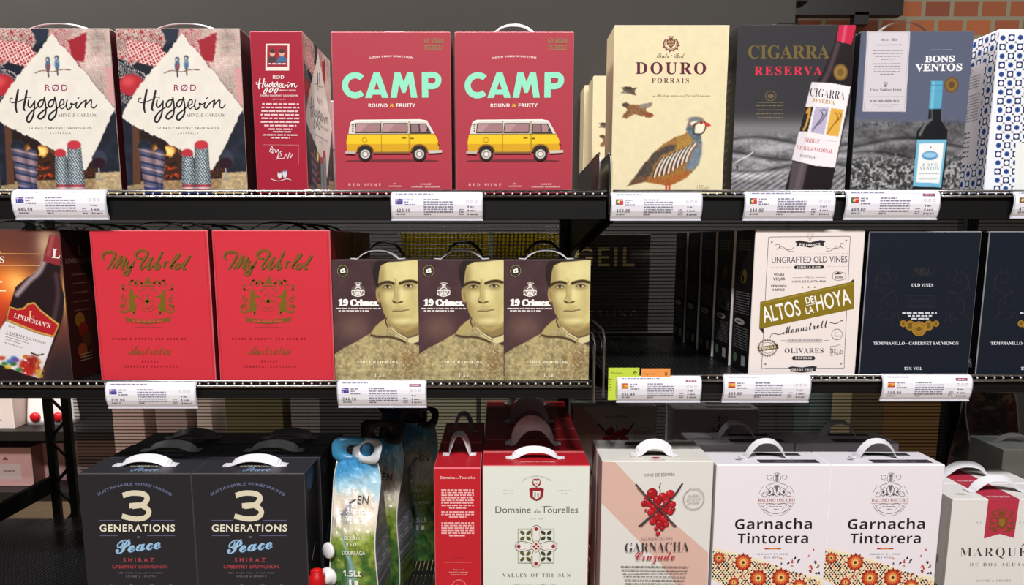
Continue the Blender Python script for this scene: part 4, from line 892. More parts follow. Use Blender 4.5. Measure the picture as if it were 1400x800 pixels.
def d_cruz(A):
    A.poly([(66, 292), (116, 296), (320, 510), (500, 668), (502, 1010), (440, 880), (300, 700), (62, 458)], '#d9b4a6').up()
    K = '#4a4144'
    A.text('VINO DE ESPAÑA', 296, 358, 12, '#5c5656', 'r', w=124, off=.006)
    A.curve([(296, 440), (300, 415), (296, 400), (302, 386)], 4, K)
    A.curve([(200, 386), (250, 440), (310, 500), (368, 562)], 6, K, taper=[1.3, .9, .9, 1.2]); A.curve([(390, 388), (350, 440), (280, 500), (214, 558)], 6, K, taper=[1.3, .9, .9, 1.2]); A.up()
    gr = [(267, 425, 22), (340, 430, 18), (310, 440, 18), (290, 452, 20), (330, 465, 20), (255, 462, 16), (236, 464, 13), (350, 470, 14), (280, 480, 20), (315, 490, 22), (265, 498, 16), (342, 498, 14), (290, 515, 20), (318, 525, 18), (272, 535, 14), (300, 545, 16), (326, 548, 11), (286, 562, 9), (310, 562, 10), (293, 583, 9), (240, 438, 6), (356, 488, 6), (242, 488, 5)]
    for i, (x, y, r) in enumerate(gr):
        A.ell(x, y, r, r, '#6e0f18', n=18).up(); A.ell(x-r*.08, y-r*.08, r*.88, r*.88, '#c01c28' if i % 3 else '#a51722', n=18).up(); A.ell(x-r*.35, y-r*.38, r*.25, r*.2, '#e0545a', n=10)
    A.up(); A.curve([(206, 392), (250, 440), (310, 500), (362, 556)], 6, K); A.curve([(382, 396), (350, 440), (280, 500), (222, 552)], 6, K)
    A.ring(434, 448, 42, 1.6, '#7c7676'); A.ring(434, 448, 39, .8, '#9a9494')
    for i, (t, w) in enumerate((('FULL BODY', 46), ('ALL NATURE', 58), ('RED WINE', 48))): A.text(t, 434, 438+i*14, 7, '#7c7676', 'r', w=w, rot=-.08)
    A.text('FULL BODIED RED WINE', 289, 606, 7, '#7a6c6c', 'r', w=128, off=.006)
    A.text('GARNACHA', 290, 656, 38, '#3e3a3c', 'b', w=258, off=-.012); A.text('Cruzado', 283, 690, 34, '#b8203c', 's', w=162)
    for i in range(6): A.greek(145+i*4, 420-i*4, 716+i*14, 4, '#857e7c', i+40, al='c', rot=.02)
def d_cruz_top(A):
    w, h = A.wm*1000, A.hm*1000; A.rect(w*.3, h*.25, w*.72, h*.5, '#4a4648'); A.ell(w*.5, h*.72, w*.04, h*.09, '#a02030'); A.text('GARNACHA', w*.5, h*.95, h*.09, '#c06070', 'r', w=w*.14)

def d_gt(A):
    I = '#4e4a52'
    c = lambda p: [(x*.9974+2, y) for x, y in p]
    A.ring(366, 400, 82, 1.6, I, ry=80, a0=.32, a1=PI-.32); A.ring(366, 400, 74, 1.2, I, ry=70, a0=.36, a1=PI-.36); A.ring(366, 400, 82, 1.6, I, ry=80, a0=PI+.25, a1=PI+.75, n=8); A.ring(366, 400, 82, 1.6, I, ry=80, a0=-.75, a1=-.25, n=8)
    for s_ in (1, -1):
        f = lambda p: [(367+s_*(x-367), y) for x, y in p]
        for cv in ([(340, 322), (322, 312), (326, 298), (344, 302), (338, 316)], [(352, 335), (330, 340), (318, 352), (330, 362), (340, 350)], [(345, 350), (352, 370), (340, 388), (320, 384)], [(310, 372), (300, 388), (318, 392), (330, 376)], [(358, 345), (350, 365), (362, 388)], [(330, 395), (350, 380), (366, 392)], [(352, 300), (350, 318), (358, 330), (367, 334)], [(300, 440), (330, 425), (367, 430)], [(305, 450), (340, 465), (367, 470)]): A.curve(f(cv), 2.1, I, 5)
        for k in range(4): A.line(f([(300+k*8, 384-k*2), (306+k*8, 372-k*4)]), 1.2, I)
        A.ell(*f([(335, 372)])[0], 6, 8, I, n=8); A.ell(*f([(352, 384)])[0], 5, 6, I, n=8)
    A.text('♛', 367, 306, 17, I, 'r', w=28); A.ell(367, 318, 8, 11, '#8d8890').up(); A.poly([(356, 342), (378, 342), (372, 362), (367, 380), (362, 362)], '#6c6870')
    A.rect(280, 393, 454, 424, '#e9e2e8').up(); A.line([(280, 394), (454, 394)], 1.4, '#b07a6c'); A.line([(280, 423), (454, 423)], 1.4, '#b07a6c'); A.text('RACIMO OSCURO', 367, 415, 13, '#a05a50', 'b', w=168)
    A.greek(338, 396, 440, 4, '#8a848c', 3, al='c'); A.greek(356, 378, 452, 4, '#8a848c', 5, al='c'); A.line([(318, 448), (340, 432)], 1.4, I); A.line([(392, 452), (416, 432)], 1.4, I)
    A.text('Garnacha', 356, 539, 46, '#1d1b20', 'B', w=352, off=-.008, track=False); A.text('Tintorera', 355, 604, 46, '#1d1b20', 'B', w=322, off=-.008, track=False)
    A.rect(318, 625, 393, 631, '#c0392f').up(); A.rect(336, 625, 376, 631, '#d88a3c').up()
    A.text('PRODUCT OF SPAIN', 355, 656, 7, '#6a646c', 'r', w=140, off=.01); A.text('RED WINE', 355, 672, 7, '#6a646c', 'r', w=72, off=.01)
    # mosaic band
    A.poly([(85, 622), (230, 655), (370, 702), (470, 745), (588, 760), (586, 1000), (300, 900), (82, 765)], '#efe2c4').up()
    R = random.Random(4); cols = ['#1f1a1c', '#1f1a1c', '#2c2a26', '#c2432c', '#d9a24a', '#e2c48a', '#1f1a1c', '#a82c28']
    FL = [(222, 690, 46), (292, 762, 46), (395, 760, 48), (110, 668, 30), (480, 800, 40), (180, 780, 26), (340, 850, 44), (520, 880, 46), (430, 870, 44)]
    for yy in range(44):
        for xx in range(37):
            x = 86+xx*14+(yy % 2)*7; y = 622+yy*9.5
            top = 626+(x-85)*.26+max(0, (x-380))*.10; bot = 765+(x-85)*.62
            if top+6 < y < bot-4 and x < 580 and not any((x-a)**2+(y-b)**2 < (r*.95)**2 for a, b, r in FL):
                a = R.random()*PI; t = (xx+yy) % 4
                A.ell(x+R.uniform(-1, 1), y, R.uniform(5, 7.2), R.uniform(3, 4.6), R.choice(cols), n=8, rot=(PI/4 if t < 2 else -PI/4)+R.uniform(-.2, .2))
    for i in range(26):
        x = R.uniform(380, 582); y = 740-R.random()**2*90+ (580-x)*.05
        A.ell(x, y, 7, 4, R.choice(['#1f1a1c', '#1f1a1c', '#c2432c', '#d88a6a']), n=8, rot=R.random()*PI)
    for x, y in ((541, 634), (548, 688), (520, 662), (470, 690), (396, 696), (445, 682)): A.poly([(x, y-8), (x+5, y+2), (x-4, y+6)], R.choice(['#c0503c', '#2a2426', '#c0503c']))
    A.up()
    for a, b, r in FL:
        for ring_, (k0, cc) in enumerate(((1., '#8c2618'), (.86, '#c8482a'), (.6, '#e08a4a'))):
            for k in range(12):
                t = k*PI/6+ring_*.26; c_, s_ = math.cos(t), math.sin(t); L = r*k0; wq = r*k0*.2
                A.poly([(a, b), (a+c_*L*.6-s_*wq, b+s_*L*.6+c_*wq), (a+c_*L, b+s_*L), (a+c_*L*.6+s_*wq, b+s_*L*.6-c_*wq)], cc)
            A.up()
        A.ell(a, b, r*.3, r*.3, '#f0c878', n=12).up(); A.ell(a, b, r*.16, r*.16, '#5a2a1c', n=10).up()
def d_gt_top(A):
    w, h = A.wm*1000, A.hm*1000; A.rect(w*.40, h*.62, w*.93, h*.86, '#3a383c').up(); A.greek(w*.55, w*.8, h*.77, h*.05, '#8d8a90', 5); A.rect(w*.45, h*.12, w*.85, h*.32, '#3a383c'); A.ell(w*.24, h*.62, w*.03, h*.05, '#8a868c')

def d_marq(A):
    A.poly([(707, 450), (832, 452), (815, 606), (757, 590), (693, 608)], '#b43348').up()
    G = '#6e4a1e'; A.text('♛', 763, 520, 28, G, 'r', w=52); A.poly([(745, 524), (786, 524), (784, 556), (764, 572), (746, 556)], G); A.up(); A.poly([(752, 530), (778, 530), (776, 552), (764, 562), (752, 552)], '#94682c')
    for s_ in (1, -1):
        f = lambda p: [(765+s_*(x-765), y) for x, y in p]
        for cv in ([(745, 530), (725, 524), (718, 540), (738, 548)], [(745, 548), (722, 552), (716, 566), (738, 566)], [(740, 520), (722, 506), (734, 500)], [(748, 562), (730, 574), (752, 578)]): A.curve(f(cv), 5, G, 5)
    A.text('M', 664, 548, 7, '#a09a98'); A.text('D', 680, 548, 7, '#a09a98'); A.text('D', 838, 548, 7, '#a09a98'); A.text('A', 854, 548, 7, '#a09a98')
    A.text('MARQUES', 752, 680, 35, '#3c383a', 'b', w=306, off=-.012); A.line([(846, 640), (856, 630)], 4, '#3c383a')
    A.text('DE DOS AGUAS', 751, 720, 14, '#5a5456', 'b', w=222, off=-.014); A.text('ROUND & FRUITY', 737, 783, 9, '#8f8886', 'b', w=144, off=-.01)
def d_marq_top(A):
    w, h = A.wm*1000, A.hm*1000; A.poly([(w*.30, h), (w*.57, h), (w*.57, 0), (w*.30, 0)], '#b43348').up(); A.text('MARQUÉS', w*.43, h*.9, h*.09, '#e8cfd0', 'b', w=w*.2); A.ell(w*.14, h*.7, w*.05, h*.06, '#bcb6b2'); A.ell(w*.66, h*.45, w*.05, h*.06, '#bcb6b2')
def d_marq_side(A):
    w, h = A.wm*1000, A.hm*1000; A.line([(w*.2, h*.05), (w*.9, h*.05), (w*.9, h*.95), (w*.2, h*.95)], 1, '#a8a29e', closed=True)
    for i in range(10): A.rect(w*.3, h*(.12+.03*i), w*.4, h*(.13+.03*i), '#a8a29e')
    A.rect(w*.3, h*.48, w*.7, h*.54, '#8d8884'); A.rect(w*.3, h*.7, w*.75, h*.8, '#6d6864')
def d_geil(A):
    w, h = A.wm*1000, A.hm*1000; A.text('GEIL', w*.47, h*.33, h*.19, '#f4d48a', 'r', w=w*.7, off=.01)  # lettering colour brightened to carry the glint of gold foil
    for i in range(6): A.greek(w*.3, w*.7, h*(.42+.03*i), h*.012, '#5c5548', i, al='c')
    A.text('RIESLING', w*.5, h*.86, h*.07, '#a09a90', 'r', w=w*.72); A.text('TROCKEN', w*.5, h*.96, h*.05, '#6c665c', 'r', w=w*.6)

# ------------------------------------------------------------------ the place: back panels, uprights, floor, walls
YR, YF, YB = 1.118, 1.129, 1.63
Z_TOP = at(CX, 265, YF).z; Z_MIDL = at(CX, 522, YF).z; Z_MIDR = at(CX, 514, YF).z; Z_BOT = at(CX, 858, YF).z
X_L, X_R = -1.25, 1.25
X_GAP = at(815, 400, YR).x
Z_FLOOR = 0.30
def struct(name, mb, m, label=None): return tag(mb.build(name, m), kind='structure')
def brick_mat():
    m = mat('brick_wall', '#6a3a26', .85); nt = m.node_tree; b = nt.nodes['Principled BSDF']
    t = nt.nodes.new('ShaderNodeTexBrick'); tc = nt.nodes.new('ShaderNodeTexCoord'); mp = nt.nodes.new('ShaderNodeMapping'); mp.inputs['Rotation'].default_value = (PI/2, 0, 0)
    nt.links.new(tc.outputs['Object'], mp.inputs[0]); nt.links.new(mp.outputs[0], t.inputs['Vector'])
    t.inputs['Color1'].default_value = list(lin('#94532f'))+[1]; t.inputs['Color2'].default_value = list(lin('#6e3a26'))+[1]; t.inputs['Mortar'].default_value = list(lin('#77705f'))+[1]
    t.inputs['Scale'].default_value = 1; t.inputs['Brick Width'].default_value = .118; t.inputs['Row Height'].default_value = .074; t.inputs['Mortar Size'].default_value = .009
    nt.links.new(t.outputs['Color'], b.inputs['Base Color']); return m
m = MB(); m.box(1.25, 5, 3.4, 3.5, 2.05, 3.6); struct('wall_rear', m, brick_mat())
m = MB(); m.box(-4.2, 1.25, 3.4, 3.5, Z_FLOOR, 3.6); m.box(1.25, 5, 3.42, 3.5, Z_FLOOR, 2.05); struct('wall_back', m, mat('dark_plaster', '#1c1a18', .8))
m = MB(); m.box(-4.2, -4.1, -2.5, 3.5, Z_FLOOR, 3.6); struct('wall_left', m, mat('dark_plaster', '#3a3733', .8))
m = MB(); m.box(5, 5.1, -2.5, 3.5, Z_FLOOR, 3.6); struct('wall_right', m, mat('dark_plaster'))
def wood_mat():
    m = mat('floor_boards', '#7a664e', .5); nt = m.node_tree; b = nt.nodes['Principled BSDF']
    t = nt.nodes.new('ShaderNodeTexNoise'); tc = nt.nodes.new('ShaderNodeTexCoord'); mp = nt.nodes.new('ShaderNodeMapping'); mp.inputs['Scale'].default_value = (2, 22, 1)
    nt.links.new(tc.outputs['Object'], mp.inputs[0]); nt.links.new(mp.outputs[0], t.inputs['Vector']); t.inputs['Scale'].default_value = 4; t.inputs['Detail'].default_value = 6
    r = nt.nodes.new('ShaderNodeValToRGB'); r.color_ramp.elements[0].color = list(lin('#5d4c39'))+[1]; r.color_ramp.elements[1].color = list(lin('#9a8468'))+[1]
    nt.links.new(t.outputs['Fac'], r.inputs[0]); nt.links.new(r.outputs[0], b.inputs['Base Color']); return m
m = MB(); m.box(-4.2, 5.1, -2.5, 3.5, Z_FLOOR-.05, Z_FLOOR); struct('floor', m, wood_mat())
# dark ceiling beam above the bricks
a, b = at(1085, 20, 3.1), at(1236, 0, 3.1); c, d = at(1168, 33, 3.1), at(1188, 20, 3.1)
m = MB(); m.box(a.x, b.x, 3.1, 3.15, a.z, a.z+.5); m.box(c.x, d.x, 3.1, 3.14, c.z, d.z+.01); struct('ceiling_beam', m, BLACK)
m = MB(); m.box(-4.2, .72, 1.9, 1.95, at(400, 2, 1.9).z, at(400, 2, 1.9).z+.2); struct('ceiling_trim', m, BLACK)

# gondola backing: plain grey board behind the top shelf, ribbed clear sheets below it
XP = at(1088, 10, YB).x
m = MB(); m.box(X_L, XP, YB, YB+.012, Z_TOP-.005, 2.2); struct('wall_panel', m, mat('grey_board', '#37332e', .7))
def rib_mat():
    m = bpy.data.materials.new('ribbed_sheet'); m.use_nodes = True; nt = m.node_tree; b = nt.nodes['Principled BSDF']
    tc = nt.nodes.new('ShaderNodeTexCoord'); sx = nt.nodes.new('ShaderNodeSeparateXYZ'); nt.links.new(tc.outputs['Object'], sx.inputs[0])
    k = nt.nodes.new('ShaderNodeMath'); k.operation = 'MULTIPLY'; k.inputs[1].default_value = 2*PI/.0075; nt.links.new(sx.outputs['Z'], k.inputs[0])
    s = nt.nodes.new('ShaderNodeMath'); s.operation = 'SINE'; nt.links.new(k.outputs[0], s.inputs[0])
    r = nt.nodes.new('ShaderNodeMapRange'); r.inputs[1].default_value = .05; r.inputs[2].default_value = .75; r.inputs[3].default_value = .10; r.inputs[4].default_value = .85
    nt.links.new(s.outputs[0], r.inputs[0]); nt.links.new(r.outputs[0], b.inputs['Alpha'])
    b.inputs['Base Color'].default_value = (.02, .02, .02, 1); b.inputs['Roughness'].default_value = .22; b.inputs['Specular IOR Level'].default_value = .35
    return m
RIB = rib_mat()
def ribbed(x0, x1, z0, z1, label):
    m = MB(); n = int((z1-z0)/.0075*4); vs = []
    for i in range(n+1):
        z = z0+(z1-z0)*i/n; o = .0009*math.sin(2*PI*(z-z0)/.0075)
        vs += [(x0, YB+o, z), (x1, YB+o, z)]
    m.add(vs, [(2*i, 2*i+1, 2*i+3, 2*i+2) for i in range(n)], '#404040', True)
    return tag(m.build('back_panel', RIB), label, 'panel', 'ribbed clear backing sheets')
XS1 = at(104, 620, YB).x; XS2 = at(775, 560, YB).x; XS3 = at(1292, 600, YB).x
ribbed(XS1+.004, XS2-.012, Z_BOT-.02, Z_MIDL-.02, 'ribbed clear sheet backing the bottom shelf, left half')
ribbed(XS2+.016, XS3, Z_BOT-.02, Z_MIDR-.02, 'ribbed clear sheet backing the bottom shelf, right half')
ribbed(XS1+.004, XS2-.012, Z_MIDL+.005, Z_TOP-.02, 'ribbed clear sheet backing the middle shelf, behind the sepia portrait boxes')
ribbed(XS2+.016, X_R, Z_MIDR+.005, Z_TOP-.02, 'ribbed clear sheet backing the middle shelf, right half')
for px, lab in ((769, 'black steel upright between the two shelf bays'), (1300, 'black steel upright right of the ribbed sheets')):
    x = at(px, 560, YB).x
    m = MB(); m.box(x-.011, x+.012, YB-.014, YB+.02, Z_FLOOR, Z_TOP-.02)
    for i in range(19): m.box(x-.003, x+.003, YB-.0155, YB-.0135, .9+i*.03, .915+i*.03, '#050505')
    tag(m.build('shelf_upright', BLACK), lab, 'upright', 'gondola uprights')
# lattice end upright at the left
root = tag(empty('lattice_upright', (at(84, 620, YB).x, YB, Z_FLOOR)), 'black lattice steel upright at the left end of the gondola', 'upright')
hz = Z_TOP+.05-Z_FLOOR; wz = (at(95, 620, YB).x-at(70, 620, YB).x)/2
for s in (-1, 1):
    m = MB(); m.box(s*wz-.008, s*wz+.008, -.006, .006, 0, hz); m.build('post', BLACK, root)
m = MB(); n = int(hz/.052); pts = []
for i in range(n*6+1):
    t = i/6; pts.append((math.sin(t*PI)*(wz-.004), 0, .02+t*.052))
m.tube(pts, .0035); m.build('lattice', BLACK, root)
# side brace of the base, lower left
p, q = at(-40, 722, 1.45), at(74, 660, YB)
m = MB(); m.bar(p, q, .012, .034); tag(m.build('base_brace', BLACK), 'black flat brace rising to the lattice upright at lower left', 'brace')

# ------------------------------------------------------------------ wire shelves
def wire_shelf(x0, x1, z, label, rail=.036, pitch=.0074, lip=True, w=.0056):
    root = tag(empty('wire_shelf', ((x0+x1)/2, YF+.2, z)), label, 'shelf', 'black wire shelves of the gondola'); h = (x1-x0)/2; f = YR-(YF+.2); bk = YB-.02-(YF+.2)
    m = MB(); n = int((x1-x0)/pitch)
    for i in range(n+1):
        x = -h+(x1-x0)*i/n; m.box(x-w/2, x+w/2, f+.003, bk, -.0035, -.0001)
    for y in np.linspace(f+.05, bk, 6): m.box(-h, h, y-.003, y+.003, -.0095, -.0035)
    m.build('wire_grid', DARKW, root)
    if lip:
        m = MB(); m.tube([(-h, f, .003), (h, f, .003)], .0019); m.tube([(-h, f-.001, -.0045), (h, f-.001, -.0045)], .0021)
        m.build('front_rod', CHROME, root)
        m = MB(); k = int((x1-x0)/.0128)
        for i in range(k+1): m.ball((-h+(x1-x0)*(i+.5)/(k+1), f-.0012, -.0008), .0017, n=6)
        m.build('wire_tips', mat('bright_tips', '#f0f0f0', .3, .6), root)
    if rail:
        m = MB(); m.box(-h, h, f+.002, f+.02, -rail, -.0075); m.box(-h, h, f+.001, f+.003, -rail, .005-rail); m.build('front_rail', BLACK, root)
        for s in (-1, 1):
            m = MB(); vs = [(s*h-s*.003, f+.01, -rail), (s*h-s*.003, bk, -.09), (s*h-s*.003, bk, -.008), (s*h-s*.003, f+.01, -.008)]
            m.add(vs+[(x-s*.004, y, zz) for x, y, zz in vs], [(0, 1, 2, 3), (7, 6, 5, 4), (0, 4, 5, 1), (1, 5, 6, 2), (2, 6, 7, 3), (3, 7, 4, 0)]); m.build('bracket', BLACK, root)
    return root
XA = at(829, 268, YR).x; XAm = at(809, 522, YR).x; XBm = at(832, 516, YR).x
wire_shelf(X_L, at(829, 268, YR).x, Z_TOP, 'top black wire shelf carrying the knitted-sock and camper-van boxes')
wire_shelf(at(838, 268, YR).x, X_R, Z_TOP, 'top black wire shelf carrying the partridge and blue tile boxes')
wire_shelf(X_L, XAm, Z_MIDL, 'middle black wire shelf carrying the red boxes and sepia portrait boxes', rail=.023)
wire_shelf(XBm, X_R, Z_MIDR, 'middle black wire shelf with a large empty space beside the white boxes', rail=.023)
wire_shelf(X_L, XAm, Z_BOT, 'bottom black wire shelf under the dark boxes and landscape pouches', rail=False)
wire_shelf(XBm, X_R, Z_BOT, 'bottom black wire shelf under the white boxes', rail=False)

# guards at the ends of the shelves between the bays
def guard_plate(px, label):
    r = tag(empty('shelf_guard', (at(px, 262, YR).x, YR+.005, Z_TOP)), label, 'shelf guard', 'guard plates at the bay joint')
    m = MB(); m.box(-.0012, .0012, .004, .30, .004, .030); m.add([(-.0012, .004, .03), (.0012, .004, .03), (.0012, .004, .055), (-.0012, .004, .055), (-.0012, .30, .03), (.0012, .30, .03), (.0012, .30, .045), (-.0012, .30, .045)], [(0, 1, 2, 3), (7, 6, 5, 4), (3, 2, 6, 7), (0, 3, 7, 4), (1, 5, 6, 2)]); m.build('plate', mat('dark_glossy_plate', '#1a0d10', .12, .2, .6), r)  # plate colour holds a red tint for the reflected camper-van boxes
    m = MB(); m.tube([(0, 0, -.03), (0, 0, .05), (0, .006, .056), (0, .30, .046)], .0022); m.build('edge_wire', mat('dull_chrome', '#8a8888', .3, .9), r)
guard_plate(819, 'dark glossy guard plate at the end of the left top shelf'); guard_plate(834, 'dark glossy guard plate beside the partridge box')
def guard_wire(px, py, zz, label):
    r = tag(empty('wire_guard', (at(px, py, YR).x, YR, zz)), label, 'shelf guard', 'wire loop guards on the middle shelf')
    m = MB(); m.tube([(0, 0, -.03), (0, 0, .058), (0, .004, .064), (0, .02, .068), (0, .30, .068), (0, .31, .06), (0, .31, 0)], .0022); m.build('loop', mat('dull_chrome'), r)
    m = MB(); m.tube([(0, .02, .002), (0, .02, .05), (0, .06, .055), (0, .28, .055)], .0016); m.build('inner_wire', DARKW, r)
guard_wire(812, 520, Z_MIDL, 'wire loop guard at the end of the left middle shelf'); guard_wire(825, 516, Z_MIDR, 'wire loop guard at the start of the right middle shelf')

# ------------------------------------------------------------------ boxes
Z1 = (150, 20, 2.758); Zt = (1150, 20, 2.76)
def spec(z, tl, tr, bl, br, zb, ybot=None, Y=YF):
    q, px = zq(z, tl, tr, bl, br, ybot); x, w, h = solve(q, px, Y, zb); return q, x, w, h
def put(o, x, Yc, z): o.location = (x, Yc, z); return o
def row(o, x, Yf, d, z, n, dy, labels, dx=0.0, gap=0.0):
    """copies of o standing behind it"""
    out = []
    for i in range(n):
        c = copy_tree(o); c.location = (x+dx*(i+1), Yf+d/2+(dy)*(i+1)+gap, z); relabel(c, labels[i] if i < len(labels) else labels[-1]); out.append(c)
    return out
S16 = (.085, .012)
# top shelf, left bay: knitted-sock boxes
q, x, w, h = spec(Z1, (18, 50), (487, 52), (70, 670), (523, 672), Z_TOP); hw, hh = w, h; D = .062
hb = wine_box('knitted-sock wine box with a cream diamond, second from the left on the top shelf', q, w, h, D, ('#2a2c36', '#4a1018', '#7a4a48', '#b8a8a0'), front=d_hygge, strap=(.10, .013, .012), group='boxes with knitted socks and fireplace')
put(hb, x, YF+D/2, Z_TOP)
q2, px2 = zq((0, 20, 2.761), (-60, 55), (410, 55), (7, 660), (462, 660)); xa, wa, ha = solve(q2, px2, YF, Z_TOP)
ha_ = copy_tree(hb); put(ha_, xa, YF+D/2, Z_TOP); relabel(ha_, 'knitted-sock wine box with a cream diamond, cut by the left picture edge')
q, x, w, h = spec((320, 20, 2.76), (53, 62), (255, 62), (92, 672), (283, 670), Z_TOP); D = .176
s = wine_box('dark red narrow box side with a small portrait photo, left of the camper vans', q, w, h, D, ('#a31c34', '#241a1c', '#8a1a2c', '#b85a66'), front=d_hygge_spine, right=d_hygge_front_on_side)
put(s, x, YF+D/2, Z_TOP)
# camper-van boxes
q, x, w, h = spec((440, 20, 2.758), (35, 62), (488, 66), (52, 668), (488, 668), Z_TOP); D = .085
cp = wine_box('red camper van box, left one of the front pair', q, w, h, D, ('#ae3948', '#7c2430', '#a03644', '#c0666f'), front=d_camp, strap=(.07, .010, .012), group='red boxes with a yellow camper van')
put(cp, x, YF+D/2, Z_TOP)
q2, px2 = zq((610, 20, 2.757), (24, 55), (482, 53), (38, 668), (482, 668)); xb, wb, hb2 = solve(q2, px2, YF, Z_TOP)
c2 = copy_tree(cp); put(c2, xb, YF+D/2, Z_TOP); relabel(c2, 'red camper van box, right one of the front pair')
for ch in c2.children:
    if ch.name.startswith('handle'): ch.scale.z = 1.8
c3 = copy_tree(cp); put(c3, at(711, 200, YF+.15).x, YF+.15+D/2, Z_TOP); relabel(c3, 'red box mostly hidden behind the right camper van box')
# pale carton seen in the gap left of the vans
bx = wine_box('plain white box glimpsed in the gap left of the camper vans', ((0, 0), (1, 0), (0, 1), (1, 1)), .10, .165, .07, ('#d8d8da', '#c8c8cc', '#d8d8da', '#e6e6e6'), front=lambda A: A.greek(.1, .5, .5, .02, '#8a8a92', 3))
put(bx, at(470, 200, 1.34).x, 1.375, Z_TOP)
# partridge boxes
q, x, w, h = spec((820, 20, 2.758), (55, 40), (490, 38), (42, 668), (462, 668), Z_TOP); D = .075
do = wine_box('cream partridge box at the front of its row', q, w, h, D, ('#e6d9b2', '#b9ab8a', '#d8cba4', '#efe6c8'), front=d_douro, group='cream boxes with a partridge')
put(do, x, YF+D/2, Z_TOP)
for i, (px, Y, lab) in enumerate(((847, 1.46, 'cream partridge box set back behind the front one, two flying birds showing'), (832, 1.545, 'cream partridge box at the very back, only a pale edge showing'))):
    c = copy_tree(do); put(c, at(px+22, 200, Y).x, Y+D/2, Z_TOP); relabel(c, lab)
# black slanted-bottle box
q, x, w, h = spec((980, 20, 2.76), (85, 38), (523, 38), (50, 668), (485, 668), Z_TOP); D = .085
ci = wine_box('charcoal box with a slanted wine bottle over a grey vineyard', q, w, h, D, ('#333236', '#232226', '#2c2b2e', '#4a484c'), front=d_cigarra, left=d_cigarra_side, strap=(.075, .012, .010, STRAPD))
put(ci, x, YF+D/2, Z_TOP)
# slate-blue box
q, x, w, h = spec(Zt, (75, 60), (490, 65), (35, 662), (460, 662), Z_TOP); D = .085
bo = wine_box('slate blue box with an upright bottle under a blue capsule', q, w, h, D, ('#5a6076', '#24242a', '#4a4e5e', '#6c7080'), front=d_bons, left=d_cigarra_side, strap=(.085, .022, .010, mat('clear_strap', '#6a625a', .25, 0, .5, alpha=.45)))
put(bo, x, YF+D/2, Z_TOP)
# tile-patterned box
q, x, w, h = spec(Zt, (585, 50), (1015, 60), (548, 662), (970, 662), Z_TOP); D = .088
ti = wine_box('white box with a blue tile pattern at the right end of the top shelf', q, w, h, D, ('#eceef4', '#e4e2ea', '#e8e8ee', '#d8d8e0'), front=d_tiles, left=d_tiles_side)
put(ti, x, YF+D/2, Z_TOP)

# middle shelf, left bay
q, x, w, h = spec((0, 290, 2.962), (-250, 70), (245, 70), (-190, 690), (290, 690), Z_MIDL); D = .085
li = wine_box('sunset-coloured box with a slanted bottle at the left picture edge', q, w, h, D, ('#6a3a30', '#3a1814', '#4a3030', '#5a4a48'), front=d_linde, right=d_linde_side, strap=(.09, .012, .010, STRAPD), group='sunset boxes with a slanted bottle')
put(li, x, YF+D/2, Z_MIDL)
row(li, x, YF, D, Z_MIDL, 4, D+.002, ['sunset bottle box second in its row, dark side showing', 'sunset bottle box third in its row', 'sunset bottle box fourth in its row', 'sunset bottle box last in its row against the backing'])
q, x, w, h = spec((110, 290, 2.857), (25, 72), (490, 70), (90, 662), (535, 662), Z_MIDL); D = .085
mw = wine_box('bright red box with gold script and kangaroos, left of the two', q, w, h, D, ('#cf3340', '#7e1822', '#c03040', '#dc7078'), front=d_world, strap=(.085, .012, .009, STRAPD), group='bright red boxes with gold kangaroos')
put(mw, x, YF+D/2, Z_MIDL)
q2, px2 = zq((280, 290, 2.857), (25, 72), (482, 72), (70, 662), (505, 660)); xb, wb, h_ = solve(q2, px2, YF, Z_MIDL)
m2 = copy_tree(mw); put(m2, xb, YF+D/2, Z_MIDL); relabel(m2, 'bright red box with gold script and kangaroos, beside the sepia portraits')
for src, xx, nm in ((mw, x, 'left'), (m2, xb, 'right')):
    row(src, xx, YF, D, Z_MIDL, 3, D+.003, [f'bright red kangaroo box standing {k} behind the {nm} front one' for k in ('directly', 'second', 'third')])
# portrait boxes
q, x, w, h = spec((440, 290, 2.857), (35, 187), (375, 187), (55, 662), (382, 660), Z_MIDL); D = .07
z9 = ((-12.6, 25), (531.5, 25), (19.4, 785), (542.6, 782))
cr = wine_box('sepia portrait box, left of the three, next to the red kangaroo box', z9, w, h, D, ('#5a4444', '#3a2a2c', '#6a5654', '#9a8c80'), front=d_crimes, strap=(.062, .013, .008), group='sepia portrait boxes')
put(cr, x, YF+D/2, Z_MIDL)
CR = [cr]
for tl, tr, bl, br, z, lab, st in (((378, 185), (705, 185), (385, 660), (708, 658), (440, 290, 2.857), 'sepia portrait box, middle of the three', 1), ((256, 183), (588, 183), (258, 657), (588, 655), (600, 290, 2.857), 'sepia portrait box, right of the three, at the end of the shelf', 0)):
    qq, pp = zq(z, tl, tr, bl, br); xx, ww, _ = solve(qq, pp, YF, Z_MIDL); c = copy_tree(cr); put(c, xx, YF+D/2, Z_MIDL); relabel(c, lab); CR.append(c)
for i, c in enumerate(CR):
    e = copy_tree(c); put(e, c.location.x, c.location.y+D+.004, Z_MIDL); relabel(e, f'sepia portrait box hidden behind the {("left", "middle", "right")[i]} front one, only its strap showing')
    for ch in e.children:
        if ch.name.startswith('handle'): ch.scale.z = 1.9; ch.data = ch.data.copy(); ch.data.materials[0] = STRAPD
